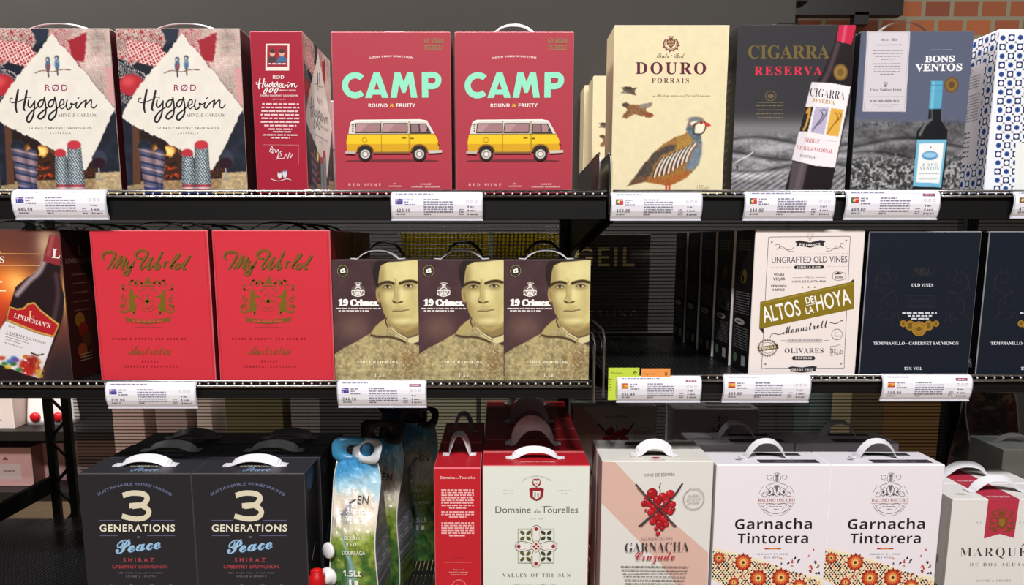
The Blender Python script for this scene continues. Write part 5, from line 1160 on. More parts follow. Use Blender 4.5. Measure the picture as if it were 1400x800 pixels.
# riesling boxes beyond the ribbed sheet
gz = Z_MIDR
a, b = at(772, 320, 1.72), at(886, 456, 1.72)
ge = wine_box('dark box with large gold lettering behind the ribbed sheet, over the empty shelf space', ((0, 0), (1, 0), (0, 1), (1, 1)), b.x-a.x, a.z-gz, .08, ('#2c2a26', '#1c1b19', '#2c2a26', '#4a4640'), front=lambda A: d_geil(A) if False else None)
def geil_box(lab, x, loc):
    w, h = b.x-a.x, a.z-gz
    r = wine_box(lab, ((0, 0), (w*1000, 0), (0, h*1000), (w*1000, h*1000)), w, h, .08, ('#4a4439', '#1c1b19', '#2c2a26', '#8a8270'), front=d_geil, group='dark gold-lettered boxes beyond the ribbed sheet'); put(r, x, loc, gz); return r  # front colour lightened in place of light that does not reach it
for ch in list(ge.children): bpy.data.objects.remove(ch)
bpy.data.objects.remove(ge)
g1 = geil_box('dark box with large gold lettering beyond the ribbed sheet, left one', (a.x+b.x)/2, 1.76)
# white vintage-label boxes
q, x, w, h = spec((1000, 290, 2.857), (97, 65), (525, 72), (62, 634), (482, 634), Z_MIDR); D = .088
al = wine_box('white box with an olive banner and vintage lettering, front of its row', q, w, h, D, ('#ebe0dc', '#232224', '#e0d6d2', '#efe8e4'), front=d_altos, left=d_altos_side, group='white boxes with an olive banner')
put(al, x, YF+D/2, Z_MIDR)
row(al, x, YF, D, Z_MIDR, 4, D+.006, [f'white olive-banner box {k} in its row, black side panel showing' for k in ('second', 'third', 'fourth', 'last')], dx=-.002)
# navy boxes
q, x, w, h = spec((1170, 290, 2.857), (55, 75), (493, 75), (10, 632), (440, 632), Z_MIDR); D = .085
te = wine_box('navy box with gold medallions, wholly in view', q, w, h, D, ('#161c28', '#0c0d10', '#161c28', '#8d8c90'), front=d_tempra, left=d_tempra_side, group='navy boxes with gold medallions')
put(te, x, YF+D/2, Z_MIDR)
qq, pp = zq((1170, 290, 2.857), (512, 70), (950, 70), (478, 632), (908, 632)); xx, ww, _ = solve(qq, pp, YF, Z_MIDR)
t2 = copy_tree(te); put(t2, xx, YF+D/2, Z_MIDR); relabel(t2, 'navy box with gold medallions, cut by the right picture edge')
row(te, x, YF, D, Z_MIDR, 1, D+.003, ['navy box standing behind the fully visible navy one'])

# bottom shelf
q, x, w, h = spec((90, 580, 3.637), (62, 245), (617, 245), (105, 800), (660, 800), Z_BOT, 858); D = .082
gn = wine_box('black box with a big cream numeral, left of the two', q, w, h, D, ('#252429', '#17161a', '#323136', '#45444a'), front=d_gen, top=d_gen_top, right=d_gen_side, strap=(.080, .012, .015, .0009, (.35, 1.15)), group='black boxes with a big cream numeral')
put(gn, x, YF+D/2, Z_BOT); gh = h
qq, pp = zq((250, 580, 3.638), (40, 245), (603, 245), (78, 800), (625, 800), 858); xx, ww, _ = solve(qq, pp, YF, Z_BOT)
g2 = copy_tree(gn); put(g2, xx, YF+D/2, Z_BOT); relabel(g2, 'black box with a big cream numeral, beside the landscape pouch')
for o, xo, nm in ((gn, x, 'left'), (g2, xx, 'right')): row(o, xo, YF, D, Z_BOT, 2, D+.004, [f'black numeral box {k} behind the {nm} front one, in shadow' for k in ('directly', 'second')], dx=.004)
# red spine boxes and their front-facing neighbours
q, x, w, h = spec((580, 530, 2.963), (38, 325), (232, 325), (44, 800), (230, 800), Z_BOT, 858); D = .145
sp = wine_box('narrow red box side with white print, right of the landscape pouches', q, w, h, D, ('#c0202c', '#e0e2da', '#b81e2a', '#d87078'), front=d_dom_spine, strap=(.034, .034, .014, .0009, (.3, .5)), group='red and white boxes turned sideways')
put(sp, x, YF+D/2, Z_BOT)
row(sp, x, YF, D, Z_BOT, 1, D+.004, ['narrow red box side standing behind the front sideways one'])
q, x, w, h = spec((580, 530, 2.963), (237, 315), (668, 315), (236, 800), (665, 800), Z_BOT, 858); D = .075
dm = wine_box('white box with a four-petal ornament and red top, front of its row', q, w, h, D, ('#e0e4da', '#b81e2a', '#b81e2a', '#c85058'), front=d_dom, top=d_dom_top, strap=(.072, .014, .013, .0009, (1.0, .4)), group='white boxes with a red top')
put(dm, x, YF+D/2, Z_BOT)
for i, c in enumerate(row(dm, x, YF, D, Z_BOT, 5, D+.004, [f'white ornament box with red top, {k} in its row' for k in ('second', 'third', 'fourth', 'fifth', 'last')])):
    for ch in c.children:
        if ch.name.startswith('handle'):
            if i % 2: bpy.data.objects.remove(ch)
            else: ch.scale.z = 2.6
# pink-striped grape box
q, x, w, h = spec((800, 530, 2.965), (65, 290), (513, 305), (61, 800), (503, 800), Z_BOT, 858); D = .06
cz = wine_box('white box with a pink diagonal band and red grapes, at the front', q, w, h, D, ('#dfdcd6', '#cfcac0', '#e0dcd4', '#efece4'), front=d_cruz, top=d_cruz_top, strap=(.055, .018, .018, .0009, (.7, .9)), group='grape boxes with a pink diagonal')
put(cz, x, YF+D/2, Z_BOT)
c = copy_tree(cz); put(c, at(840, 600, 1.52).x, 1.55, Z_BOT); relabel(c, 'grape box with a pink diagonal, at the back in shadow')
for ch in list(c.children):
    if ch.name.startswith('handle'): bpy.data.objects.remove(ch)
c = copy_tree(cz); put(c, x, YF+D/2+D+.004, Z_BOT); relabel(c, 'grape box with a pink diagonal, directly behind the front one')
for ch in list(c.children):
    if ch.name.startswith('handle'): bpy.data.objects.remove(ch)
# mosaic boxes
q, x, w, h = spec((950, 560, 3.335), (88, 250), (615, 255), (80, 800), (585, 800), Z_BOT, 858); D = .075
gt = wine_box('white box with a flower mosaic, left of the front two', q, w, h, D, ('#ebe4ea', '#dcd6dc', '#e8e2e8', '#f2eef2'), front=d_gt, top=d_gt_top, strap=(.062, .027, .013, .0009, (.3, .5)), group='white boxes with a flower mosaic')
put(gt, x, YF+D/2, Z_BOT)
qq, pp = zq((1110, 530, 2.962), (75, 310), (540, 310), (45, 800), (495, 800), 858); xx, ww, _ = solve(qq, pp, YF, Z_BOT)
gt2 = copy_tree(gt); put(gt2, xx, YF+D/2, Z_BOT); relabel(gt2, 'white box with a flower mosaic, right of the front two')
for o, xo, nm, dx in ((gt, x, 'left', -.008), (gt2, xx, 'right', -.006)): row(o, xo, YF, D, Z_BOT, 1, D+.05, [f'white flower mosaic box set back behind the {nm} front one'], dx=dx)
c = copy_tree(gt); put(c, at(979, 600, 1.52).x, 1.56, Z_BOT); relabel(c, 'white mosaic box at the back, only its crest showing in shadow')
for ch in list(c.children):
    if ch.name.startswith('handle'): bpy.data.objects.remove(ch)
# red-ribbon boxes
q, x, w, h = spec((1110, 530, 2.962), (565, 450), (1030, 452), (540, 800), (1000, 800), Z_BOT, 858); D = .075
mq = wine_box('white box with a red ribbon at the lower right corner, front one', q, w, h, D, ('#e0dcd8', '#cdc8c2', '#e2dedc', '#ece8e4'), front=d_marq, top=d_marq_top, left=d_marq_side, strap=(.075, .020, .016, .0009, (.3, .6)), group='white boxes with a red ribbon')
put(mq, x, YF+D/2, Z_BOT)
c, = row(mq, x, YF, D, Z_BOT, 1, D+.004, ['white red-ribbon box directly behind the front one'])

# ------------------------------------------------------------------ foil pouches
def pouch_color(side, u, v):
    """printed film; u left to right and v top to bottom on that side, both 0..1"""
    X, Y = u*62, v*200; n = fbm(X*.08, Y*.08, 41); n2 = fbm(X*.25, Y*.25, 43); C = np.zeros(u.shape+(3,))
    def mix(m, c):
        nonlocal C
        m = np.clip(m, 0, 1)[..., None]; c = rgb(c) if isinstance(c, str) else c; C = C*(1-m)+m*c
    mix(np.ones_like(u), '#4596cc'); mix(sst(14, 38, Y+.25*X), '#a9cddd'); mix(sst(34, 50, Y+(n-.5)*30), '#e0d2c0')
    if side == 'front':
        ridge = 58+12*np.sin(X*.13+1)+10*(n-.5); mix(sst(ridge-2, ridge+2, Y)*(1-sst(20, 34, X)), '#8d8a94')
        mix(sst(62, 78, Y+(n-.5)*24)*.75, '#d0caa4'); mix(sst(78, 96, Y+(n-.5)*20), rgb('#86993c')*(.6+.7*n2)[..., None])
        mix(sst(92, 120, Y+(n2-.5)*30)*sst(.42, .6, n), rgb('#3f6a2c')*(.55+.8*n2)[..., None]); mix(sst(84, 94, Y)*np.exp(-((X-24-8*np.sin(Y*.06))/np.maximum(2, (Y-80)*.10))**2)*.9, '#8fb4c8')
        mix(sst(135, 160, Y+(n2-.5)*30)*.6, rgb('#2f5a2c')*(.6+.8*n2)[..., None])
    else:
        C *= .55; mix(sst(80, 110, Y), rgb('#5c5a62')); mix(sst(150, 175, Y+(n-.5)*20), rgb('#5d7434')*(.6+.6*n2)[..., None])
        mix((np.sin(Y*1.15) > .2)*(fbm(X*.3, np.floor(Y*.18), 8) > .35)*sst(100, 105, Y)*(1-sst(150, 155, Y))*.55, '#b8b6bc')
    return C
def pouch_shape(t):
    """half width and half depth at height fraction t"""
    wx = .0345-.002*t+.0015*math.sin(t*9); wy = .040*(1-sst(.45, .97, np.array(t)))+.003
    return float(wx*(1 if t < .9 else 1-.12*(t-.9)/.1)), float(wy)
def make_pouch(label, H, front=None, tap=False, colour=pouch_color):
    root = tag(empty('wine_pouch'), label, 'wine pouch', 'foil wine pouches'); ex = []
    nv = 80
    for side, nu in (('front', 36), ('right', 14), ('back', 8), ('left', 14)):
        u, v = np.meshgrid(np.linspace(0, 1, nu), np.linspace(0, 1, nv)); P = np.zeros((nv, nu, 3))
        for j in range(nv):
            t = 1-v[j, 0]; wx, wy = pouch_shape(t); uu = u[j]
            bul = np.sin(uu*PI)*.008*math.sin(min(t*1.3, 1)*PI)
            if side == 'front': x, y = -wx+2*wx*uu, -wy-bul
            elif side == 'right': x, y = wx-np.sin(uu*PI)*.010*sst(.2, .9, np.array(t)), -wy+2*wy*uu
            elif side == 'back': x, y = wx-2*wx*uu, wy+bul*.5
            else: x, y = -wx+np.sin(uu*PI)*.010*sst(.2, .9, np.array(t)), wy-2*wy*uu
            P[j, :, 0] = x; P[j, :, 1] = y; P[j, :, 2] = t*H
        cr = (np.abs(fbm(P[..., 0]*38+P[..., 2]*16, P[..., 2]*24-P[..., 0]*22, 51)-.5)*-.016+.004)*np.minimum(np.sin(u*PI)*3, 1)
        if side in ('front', 'back'): P[..., 1] += cr*(-1 if side == 'front' else 1)
        else: P[..., 0] += cr*(1 if side == 'right' else -1)
        idx = np.arange(nu*nv).reshape(nv, nu); qd = np.stack([idx[:-1, :-1], idx[1:, :-1], idx[1:, 1:], idx[:-1, 1:]], -1).reshape(-1)
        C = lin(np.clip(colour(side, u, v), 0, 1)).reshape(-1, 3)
        ex.append((P.reshape(-1, 3), qd, np.full(len(qd)//4, 4), C[qd]))
    if front:
        A = Art(((0, 0), (62, 0), (0, 200), (62, 200)), 1, 1); front(A)
        def fn(Q):
            o = np.zeros((len(Q), 3))
            for i, (uu, vv, e) in enumerate(Q):
                t = 1-vv; wx, wy = pouch_shape(t); o[i] = (-wx+2*wx*uu, -wy-math.sin(np.clip(uu, 0, 1)*PI)*.008*math.sin(min(t*1.3, 1)*PI)-.0055, t*H)
            return o
        ex.append(A.out(fn))
    mb = MB()
    # side seams
    for s in (-1, 1):
        pts = [(s*(pouch_shape(t)[0]+.001), -pouch_shape(t)[1]-.001, t*H) for t in np.linspace(0, 1, 24)]
        mb.tube(pts, .0011, '#d8d6d2', 5)
    for k in range(2): mb.box(-.031, .031, -.0032+.0034*k, -.0012+.0034*k, H-.004, H+.004, '#3d86b4')
    mb.build('bag', FOIL, root, ex)
    # two handle flaps: rounded plates with a finger hole
    def flap(name, w, h, hole, hc, tilt, yaw, col, x0, sag):
        m = MB(); n = 28; out_, inn = [], []
        for k in range(n):
            t = 2*PI*k/n; cx_, cz = math.cos(t), math.sin(t)
            out_.append((w*np.sign(cx_)*abs(cx_)**.6, h/2+h/2*np.sign(cz)*abs(cz)**.7)); inn.append((hc[0]+hole[0]*cx_, hc[1]+hole[1]*cz))
        vs = []
        for th in (-.0006, .0006):
            for ring_ in (out_, inn):
                for (a_, c_) in ring_: vs.append((x0+a_, th+sag*(c_/h)**2+.004*math.sin(a_*60), c_))
        f = []
        for k in range(n):
            k2 = (k+1) % n; f += [(k, k2, n+k2, n+k), (2*n+k2, 2*n+k, 3*n+k, 3*n+k2), (k2, k, 2*n+k, 2*n+k2), (n+k, n+k2, 3*n+k2, 3*n+k)]
        m.add(vs, f, col, True); o = m.build(name, FOIL, root); o.location = (0, 0, H-.004); o.rotation_euler = (tilt, 0, yaw); return o
    flap('handle', .028, .040, (.010, .008), (.003, .019), -.25, .1, '#3f8fbd', -.010, -.010)
    flap('handle', .024, .040, (.012, .011), (.0, .022), -.15, -.5, '#c9cbd0', .014, .008)
    if tap:
        t = tag(empty('tap'), 'red tap with white flange'); t.parent = root; t.location = (-.036, -.044, .074)
        m = MB(); m.lathe([(0, 0), (.015, 0), (.015, .004), (.010, .006), (0.008, .016), (0, .016)], (0, 0, 0), (-.45, -1, 0)); m.build('flange', mat('white_plastic', '#e6e4e6', .35), t)
        m = MB(); d = Vector((-.45, -1, 0)).normalized()*.016+Vector((-.006, -.006, 0)); m.lathe([(0, -.012), (.011, -.012), (.012, -.008), (.012, .010), (.009, .012), (.009, .018), (0.0075, .019), (.0075, .014), (0, .014)], d, (0, 0, 1)); m.build('cap', mat('red_plastic', '#c01418', .3), t)
        m = MB(); m.lathe([(0, 0), (.013, 0), (.013, .003), (.011, .005), (0, .005)], (-.034, -.046, .118), (-.8, -1, .1)); m.build('plug', mat('white_plastic'), root)
    return root
def d_pouch(A):
    A.line([(24, 51), (32, 46)], 1.6, '#2a2a30'); A.text('EN', 42, 51, 9, '#2a2a30', 'r', w=15); A.text('2 ANNOS', 32, 62, 5, '#f0ece8', 'r', w=40); A.text('TINTO', 33, 70, 5, '#f0ece8', 'r', w=28); A.text('DOURO', 32, 91, 4, '#eef0e0', 'r', w=22); A.text('RED', 32, 98, 4, '#eef0e0', 'r', w=14)
    A.text('DOURRAGA', 35, 109, 5, '#eef0e0', 'r', w=32); A.text('1.5Lt', 32, 137, 8, '#f4f4ee', 'B', w=24); A.rect(28, 141, 31, 149, '#f4f4ee'); A.rect(35, 142, 40, 149, '#f4f4ee')
PH = at(CX, 637, 1.16).z-Z_BOT
po = make_pouch('landscape-printed foil wine pouch with green valley and blue sky, in front', PH, d_pouch, True)
put(po, at(488, 720, 1.17).x, 1.195, Z_BOT); po.rotation_euler.z = -.10; po.scale = (1.08, 1, 1)
def pouch_copy(px, Y, rz, lab, dark=True):
    c = copy_tree(po); put(c, at(px, 700, Y).x, Y, Z_BOT); c.rotation_euler.z = rz; relabel(c, lab)
    for ch in list(c.children):
        if ch.name.startswith(('tap', 'plug')):
            for g in list(ch.children): bpy.data.objects.remove(g)
            bpy.data.objects.remove(ch)
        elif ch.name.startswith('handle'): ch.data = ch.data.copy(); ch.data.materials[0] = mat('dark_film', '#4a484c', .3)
    return c
pouch_copy(527, 1.315, -.2, 'foil wine pouch directly behind the front landscape pouch'); pouch_copy(572, 1.43, .1, 'foil wine pouch in shadow beside the narrow red box')
pouch_copy(548, 1.54, .05, 'foil wine pouch farthest back against the ribbed sheet')
# dark patterned pouch at the right
def dark_pouch(side, u, v):
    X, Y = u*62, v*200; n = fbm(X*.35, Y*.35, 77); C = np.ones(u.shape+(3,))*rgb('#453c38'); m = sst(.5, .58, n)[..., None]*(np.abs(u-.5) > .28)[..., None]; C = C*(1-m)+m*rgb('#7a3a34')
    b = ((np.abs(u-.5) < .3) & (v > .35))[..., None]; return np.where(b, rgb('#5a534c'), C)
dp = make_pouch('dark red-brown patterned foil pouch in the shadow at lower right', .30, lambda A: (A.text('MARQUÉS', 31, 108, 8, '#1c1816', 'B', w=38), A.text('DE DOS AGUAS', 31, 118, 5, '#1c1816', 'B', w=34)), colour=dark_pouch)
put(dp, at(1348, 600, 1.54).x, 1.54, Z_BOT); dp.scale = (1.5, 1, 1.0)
tag(dp, group='')
del dp['group']
c = wine_box('pale greenish box lying at the right, behind the red-ribbon boxes', ((0, 0), (1, 0), (0, 1), (1, 1)), .10, .235, .10, ('#cfd6cf', '#c3cac2', '#d6dcd6', '#e6eae4'), front=lambda A: A.greek(.1, .8, .5, .02, '#8a928a', 2), strap=(.06, .014, .012))
put(c, at(1400, 640, 1.34).x, 1.375, Z_BOT)

# ------------------------------------------------------------------ price labels on the shelf edges
FL = {'au': 0, 'pt': 1, 'es': 2}
def d_label(flag, price, badge, seed):
    def fn(A):
        W, T = '#f0eef6', '#8a88a0'
        for i in range(32): A.L = 1; A.rect(100, 45+i*12.35, 1350, 45+(i+1)*12.35, W)
        A.L += 5; A.line([(140, 126), (1320, 126)], 3, '#a8a4b8'); A.greek(160, 160+300+seed % 5*70, 118, 14, '#77748c', seed)
        x, y = 152, 176
        if flag == 'au':
            A.rect(x, y, x+104, y+66, '#3c3a94').up(); A.rect(x, y, x+46, y+32, '#8f6aa0').up(); A.line([(x, y+16), (x+46, y+16)], 8, '#d8c8e0'); A.line([(x+23, y), (x+23, y+32)], 8, '#d8c8e0'); A.ell(x+24, y+50, 7, 7, '#e0dcf0'); 
            for a, b in ((78, 14), (92, 30), (66, 34), (78, 52)): A.ell(x+a, y+b, 4, 4, '#e0dcf0', n=8)
        elif flag == 'pt': A.rect(x, y, x+104, y+68, '#c8323c').up(); A.rect(x, y, x+40, y+68, '#4a6a48').up(); A.ell(x+40, y+34, 18, 18, '#e6c84c').up(); A.ell(x+40, y+34, 9, 10, '#e8e0e0')
        else: A.rect(x, y, x+104, y+68, '#b8402c').up(); A.rect(x, y+18, x+104, y+50, '#e8a83c').up(); A.ell(x+32, y+34, 11, 12, '#b8602c')
        for i, w in enumerate((110, 60, 140)): A.greek(280, 280+w, 192+i*30, 12, T, seed+i)
        A.text(price, 165, 336, 34, '#4c4a58', 'b', anc='l', w=190, off=.0); A.greek(165, 290, 368, 11, T, seed+5)
        A.greek(545, 775, 190, 13, '#77748c', seed+9)
        for i in range(6): A.greek(545, 950 if i < 5 else 640, 220+i*30, 12, T, seed+20+i)
        for i in range(3): A.greek(1030, 1095, 312+i*28, 9, T, seed+40+i)
        A.line([(1120, 190), (1120, 390)], 2, '#b4b0c4')
        for x2 in (1150, 1210, 1270): A.ring(x2, 208, 15, 3, '#b0acc0', n=14)
        for i in range(3): A.ell(1160, 272+i*46, 10, 10, '#6c6a7c', n=10); A.greek(1185, 1185+50+i*30, 280+i*46, 12, T, seed+60+i)
        if badge: A.rect(1120, 128, 1285, 160, '#8a3a5c').up(); A.greek(1150, 1260, 150, 12, '#e0c8d8', seed+70)
    return fn
PROF = [(.010, .006), (.004, .004), (.0005, -.001), (-.0012, -.008), (-.0015, -.016), (-.0002, -.026), (.0025, -.034), (.0055, -.040)]
def price_label(px0, px1, pyt, pyb, flag, price, badge, label, seed):
    Y = YR-.008; a, b = at(px0, pyb, Y), at(px1, pyb, Y); top = at(px0, pyt, Y).z; w = b.x-a.x; H = top-a.z
    prof = np.array(PROF); L = np.concatenate([[0], np.cumsum(np.hypot(*np.diff(prof, axis=0).T))]); k = H/(prof[0, 1]-prof[-1, 1])
    root = tag(empty('price_label', ((a.x+b.x)/2, Y, top)), label, 'price label', 'white price labels on the shelf rails')
    def pos(u, v, e):
        s = np.clip(v, 0, 1)*L[-1]; y = np.interp(s, L, prof[:, 0]); z = (np.interp(s, L, prof[:, 1])-prof[0, 1])*k
        ds = 1e-4; y2 = np.interp(np.clip(s+ds, 0, L[-1]), L, prof[:, 0]); y1 = np.interp(np.clip(s-ds, 0, L[-1]), L, prof[:, 0]); z2 = np.interp(np.clip(s+ds, 0, L[-1]), L, prof[:, 1]); z1 = np.interp(np.clip(s-ds, 0, L[-1]), L, prof[:, 1])
        n = np.stack([-(z1-z2), (y1-y2)], 1); n /= np.hypot(n[:, 0], n[:, 1])[:, None]
        return np.stack([-w/2+w*u, y+n[:, 0]*e, z+n[:, 1]*e], 1)
    A = Art(((100, 45), (1350, 45), (100, 440), (1350, 440)), 1, 1); d_label(flag, price, badge, seed)(A)
    o = A.out(lambda P: pos(P[:, 0], P[:, 1], P[:, 2]+.0004))
    MB().build('price_card', PLAIN, root, [o])
    # moulded clear holder behind and around the card
    m = MB(); n = 20; vs = []
    for i in range(n+1):
        v = i/n
        for u, e in ((-.012, -.0012), (1.012, -.0012), (1.012, -.0002), (-.012, -.0002)):
            vs.append(tuple(pos(np.array([u]), np.array([v]), np.array([e]))[0]))
    f = [(4*i+j, 4*i+(j+1) % 4, 4*i+4+(j+1) % 4, 4*i+4+j) for i in range(n) for j in range(4)]+[(0, 3, 2, 1), (4*n, 4*n+1, 4*n+2, 4*n+3)]
    m.add(vs, f, '#eeeef4', True)
    m.bar((-w*.51, .0055, -H-.0005), (w*.51, .0055, -H-.0005), .003, .0022, '#e6e6ee'); m.build('holder', mat('pearl_plastic', '#dcdcea', .2, 0, .5), root)
    return root
for i, (x0, x1, yt, yb, fl, pr, bd, lb) in enumerate((
    (20, 146, 259, 299, 'au', '445,90', 0, 'white price label with a blue flag below the leftmost knitted-sock box'),
    (536, 659, 262, 300, 'au', '425,90', 0, 'white price label with a blue flag below the camper vans'),
    (836, 958, 263, 300, 'pt', '460,00', 0, 'white price label with a red-green flag below the partridge box'),
    (1018, 1139, 261, 300, 'pt', '448,90', 0, 'white price label with a red-green flag below the slanted-bottle charcoal box'),
    (1156, 1282, 260, 299, 'pt', '400,00', 1, 'white price label with a red-green flag below the slate blue box'),
    (1385, 1510, 261, 297, 'pt', '475,90', 0, 'white price label cut by the right picture edge below the tile box'),
    (147, 268, 523, 558, 'au', '379,90', 0, 'white price label with a blue flag below the left kangaroo box'),
    (463, 582, 521, 557, 'au', '244,90', 1, 'white price label with a blue flag below the left sepia portrait'),
    (844, 957, 515, 550, 'es', '334,49', 1, 'white price label with green and orange tabs behind it, at the empty space'),
    (989, 1106, 513, 550, 'es', '499,90', 0, 'white price label with a red-yellow flag below the olive-banner box'),
    (1206, 1326, 513, 548, 'es', '399,90', 1, 'white price label with a red-yellow flag below the navy box'))):
    price_label(x0, x1, yt, yb, fl, pr, bd, lb, 100+i*13)
# shelf tabs
def tab(px0, px1, py0, py1, col, word, sym, label, extra=False):
    Y = YR-.0045; a, b = at(px0, py0, Y), at(px1, py1, Y); w, h = b.x-a.x, a.z-b.z
    A = Art(((0, 0), (w*1000, 0), (0, h*1000), (w*1000, h*1000)), w, h); W, H = w*1000, h*1000
    A.text(word, W*.07, 9 if not extra else 9, 2.6, '#4a4a30', 'r', anc='l', w=W*.4); A.text(sym, W*.86, 10, 5, '#4a3a20', 'r')
    if extra:
        for i in range(5): A.greek(1.5, 5, 18+i*4, 1.6, '#6a7a30', i)
    m = MB(); m.box(-w/2, w/2, 0, .0008, 0, h, col)
    o = m.build('shelf_tab', PLAIN, None, [A.out(lambda P: np.stack([-w/2+P[:, 0], -P[:, 2], h-P[:, 1]], 1))]); o.location = (a.x+w/2, Y, b.z); tag(o, label, 'shelf tab')
tab(832, 873, 503, 547, '#c4d94a', 'Økologisk', '✿', 'lime green shelf tab at the start of the right middle shelf', True)
tab(877, 916, 504, 519, '#f09a52', 'Vegansk', '❦', 'orange shelf tab beside the lime green one')

# ------------------------------------------------------------------ goods beyond the gondola
def cargo(px0, py0, px1, py1, Y, d, cols, label, art=None, name='wine_box', cat='box', group=None, strap=None, zb=None, m=None):
    a, b = at(px0, py0, Y), at(px1, py1, Y); w = b.x-a.x; zb = b.z if zb is None else zb; h = a.z-zb
    r = wine_box(label, ((0, 0), (w*1000, 0), (0, h*1000), (w*1000, h*1000)), w, h, d, cols, front=art, name=name, cat=cat, group=group, strap=strap, m=m)
    put(r, (a.x+b.x)/2, Y+d/2, zb); return r
def d_pink(A):
    W, H = A.wm*1000, A.hm*1000; A.rect(W*.33, H*.42, W*.78, H*.82, '#d8c0bc').up(); A.greek(W*.45, W*.66, H*.62, H*.03, '#8a6a68', 3, al='c'); A.poly([(W*.5, H*.24), (W*.56, H*.32), (W*.44, H*.32)], '#7a4a4c')
def d_paleflow(A):
    W, H = A.wm*1000, A.hm*1000; A.text('Casale', W*.45, H*.3, H*.12, '#6a4a4a', 's'); A.greek(W*.2, W*.7, H*.8, H*.04, '#8a6a68', 3, al='c')
def far_shelf(py, label):
    p = at(30, py, 2.25); m = MB(); m.box(p.x-1.2, p.x+.75, 2.22, 2.75, p.z-.028, p.z); return tag(m.build('display_shelf', mat('dark_shelf', '#16120f', .5)), label, 'shelf', 'shelves across the aisle')
zs1 = at(30, 587, 2.25).z; zs2 = at(30, 669, 2.25).z
far_shelf(587, 'dark shelf across the aisle carrying pale boxes and a red-spouted pouch'); far_shelf(669, 'dark shelf across the aisle carrying pink boxes')
PK = ('#d9a6a4', '#a87876', '#d0a09c', '#e0b8b4')
cargo(-30, 612, 47, 668, 2.28, .16, PK, 'pink box with a pale square label, across the aisle at left', d_pink, zb=zs2, group='pink boxes across the aisle', strap=(.06, .02, .012))
cargo(54, 606, 92, 668, 2.34, .16, PK, 'pink box seen through the lattice upright', d_pink, zb=zs2, group='pink boxes across the aisle')
cargo(-40, 535, 20, 586, 2.26, .16, ('#e0cfc8', '#b8a49c', '#d8c8c0', '#e8dcd6'), 'pale box with script lettering, across the aisle at top left', d_paleflow, zb=zs1, group='pale boxes across the aisle')
cargo(96, 592, 170, 668, 2.34, .2, ('#c8a8a2', '#a08480', '#c0a29c', '#d8bcb6'), 'pinkish pale box behind the ribbed sheet next to the lattice upright', zb=zs2+.0, group='pale boxes across the aisle')
def spot_pouch(px, lab):
    p = at(px, 586, 2.3); r = tag(empty('wine_pouch', (p.x, 2.34, zs1)), lab, 'wine pouch', 'white pouches across the aisle'); m = MB(); n = 20; vs = []; K = 8
    for i in range(K+1):
        t = i/K; wx = .036*(1-.10*t); wy = .035*(1-t)**.7+.003
        for k in range(n): c, s = math.cos(2*PI*k/n), math.sin(2*PI*k/n); vs.append((wx*np.sign(c)*abs(c)**.5, wy*np.sign(s)*abs(s)**.5, .135*t))
    m.add(vs, [(i*n+k, i*n+(k+1) % n, (i+1)*n+(k+1) % n, (i+1)*n+k) for i in range(K) for k in range(n)]+[tuple(range(n))[::-1], tuple(K*n+k for k in range(n))], '#e6dcda', True)
    m.box(-.033, .033, -.010, -.004, .090, .098, '#b04048'); m.build('bag', FOIL, r)
    m = MB(); m.lathe([(0, 0), (.015, 0), (.015, .008), (.010, .014), (0, .014)], (0, -.034, .025), (0, -1, 0)); m.build('cap', mat('red_plastic'), r); return r
spot_pouch(49, 'white foil pouch with a red spout, across the aisle left of the lattice upright'); spot_pouch(80, 'white foil pouch with a red spout, seen through the lattice upright')
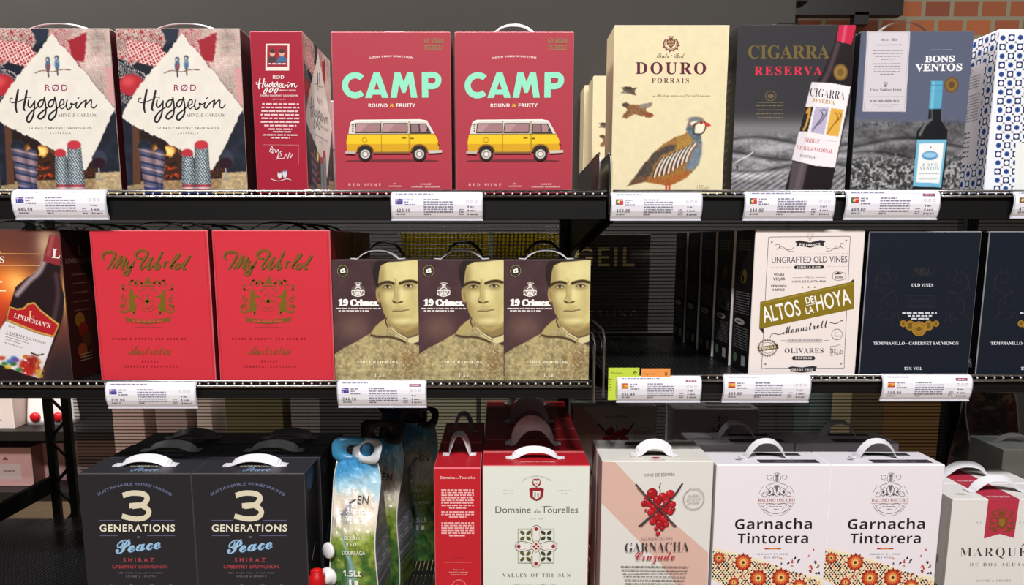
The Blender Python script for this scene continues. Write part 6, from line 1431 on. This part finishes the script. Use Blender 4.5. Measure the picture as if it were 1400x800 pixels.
# blurred goods seen through the ribbed sheets
def dull(c): return (c, c, c, c)
zf = Z_BOT-.1
for x0, y0, x1, y1, Y, c, lab in (
    (150, 524, 205, 690, 2.08, '#b89a90', 'dusty pink box behind the ribbed sheet, left of the black numeral boxes'), (209, 524, 262, 690, 2.08, '#98807a', 'brown pink box behind the ribbed sheet, above the left numeral box'),
    (266, 524, 296, 690, 2.08, '#bca89e', 'pale tall box behind the ribbed sheet, between the numeral boxes'), (306, 524, 392, 690, 2.08, '#5a5238', 'olive box behind the ribbed sheet, above the right numeral box'),
    (396, 524, 428, 690, 2.08, '#6a6460', 'dark grey box behind the ribbed sheet, left of the pouches'), (584, 524, 652, 690, 2.08, '#a8a48e', 'pale beige box behind the ribbed sheet, above the pouches'), (658, 524, 742, 690, 2.08, '#a09c88', 'pale beige box behind the ribbed sheet, above the narrow red box'),
    (1166, 520, 1198, 690, 2.08, '#6e624a', 'olive tan box behind the ribbed sheet, above the right mosaic box'), (1212, 520, 1280, 690, 2.08, '#8a6a42', 'orange tan box behind the ribbed sheet, above the right mosaic box'), (1110, 520, 1160, 690, 2.26, '#3c4440', 'grey green box behind the ribbed sheet, right of the crest box')):
    cargo(x0, y0, x1, y1, Y, .12, dull(c), lab, None, name='stock_box', zb=zf, group=None)
m = MB(); a_ = at(120, 690, 1.9); m.box(X_L+.1, X_R+.3, 2.02, 2.42, zf-.03, zf); tag(m.build('display_shelf', mat('dark_shelf')), 'dark shelf on the far side of the gondola, low down', 'shelf')
m = MB(); m.box(at(470, 400, 1.66).x, X_R+.2, 1.68, 1.88, gz-.03, gz-.001); tag(m.build('display_shelf', mat('dark_shelf')), 'dark shelf on the far side of the gondola, at middle height', 'shelf')
YEL = mat('translucent_yellow', rough=.4, attr=True, trans=.0)
def _translucent(m):
    nt = m.node_tree; b = nt.nodes['Principled BSDF']; o = nt.nodes['Material Output']; t = nt.nodes.new('ShaderNodeBsdfTranslucent'); mx = nt.nodes.new('ShaderNodeMixShader'); mx.inputs[0].default_value = .6
    nt.links.new(nt.nodes['Attribute'].outputs['Color'], t.inputs[0]); nt.links.new(b.outputs[0], mx.inputs[1]); nt.links.new(t.outputs[0], mx.inputs[2]); nt.links.new(mx.outputs[0], o.inputs[0])
_translucent(YEL)
def d_stripes(A):
    W, H = A.wm*1000, A.hm*1000
    for i in range(int(W/9)): A.poly([(i*9, 0), (i*9+4, 0), (i*9+1, H*.3), (i*9-3, H*.3)], '#6f6420')
for x0, x1, lab in ((548, 668, 'yellow striped box behind the ribbed sheet, above the middle sepia portrait'), (674, 762, 'yellow striped box behind the ribbed sheet, above the right sepia portrait')):
    cargo(x0, 318, x1, 440, 1.74, .09, ('#b0a028', '#7a7020', '#b0a028', '#b8ac50'), lab, d_stripes, name='stock_box', zb=gz, group='yellow boxes beyond the ribbed sheet', m=YEL)
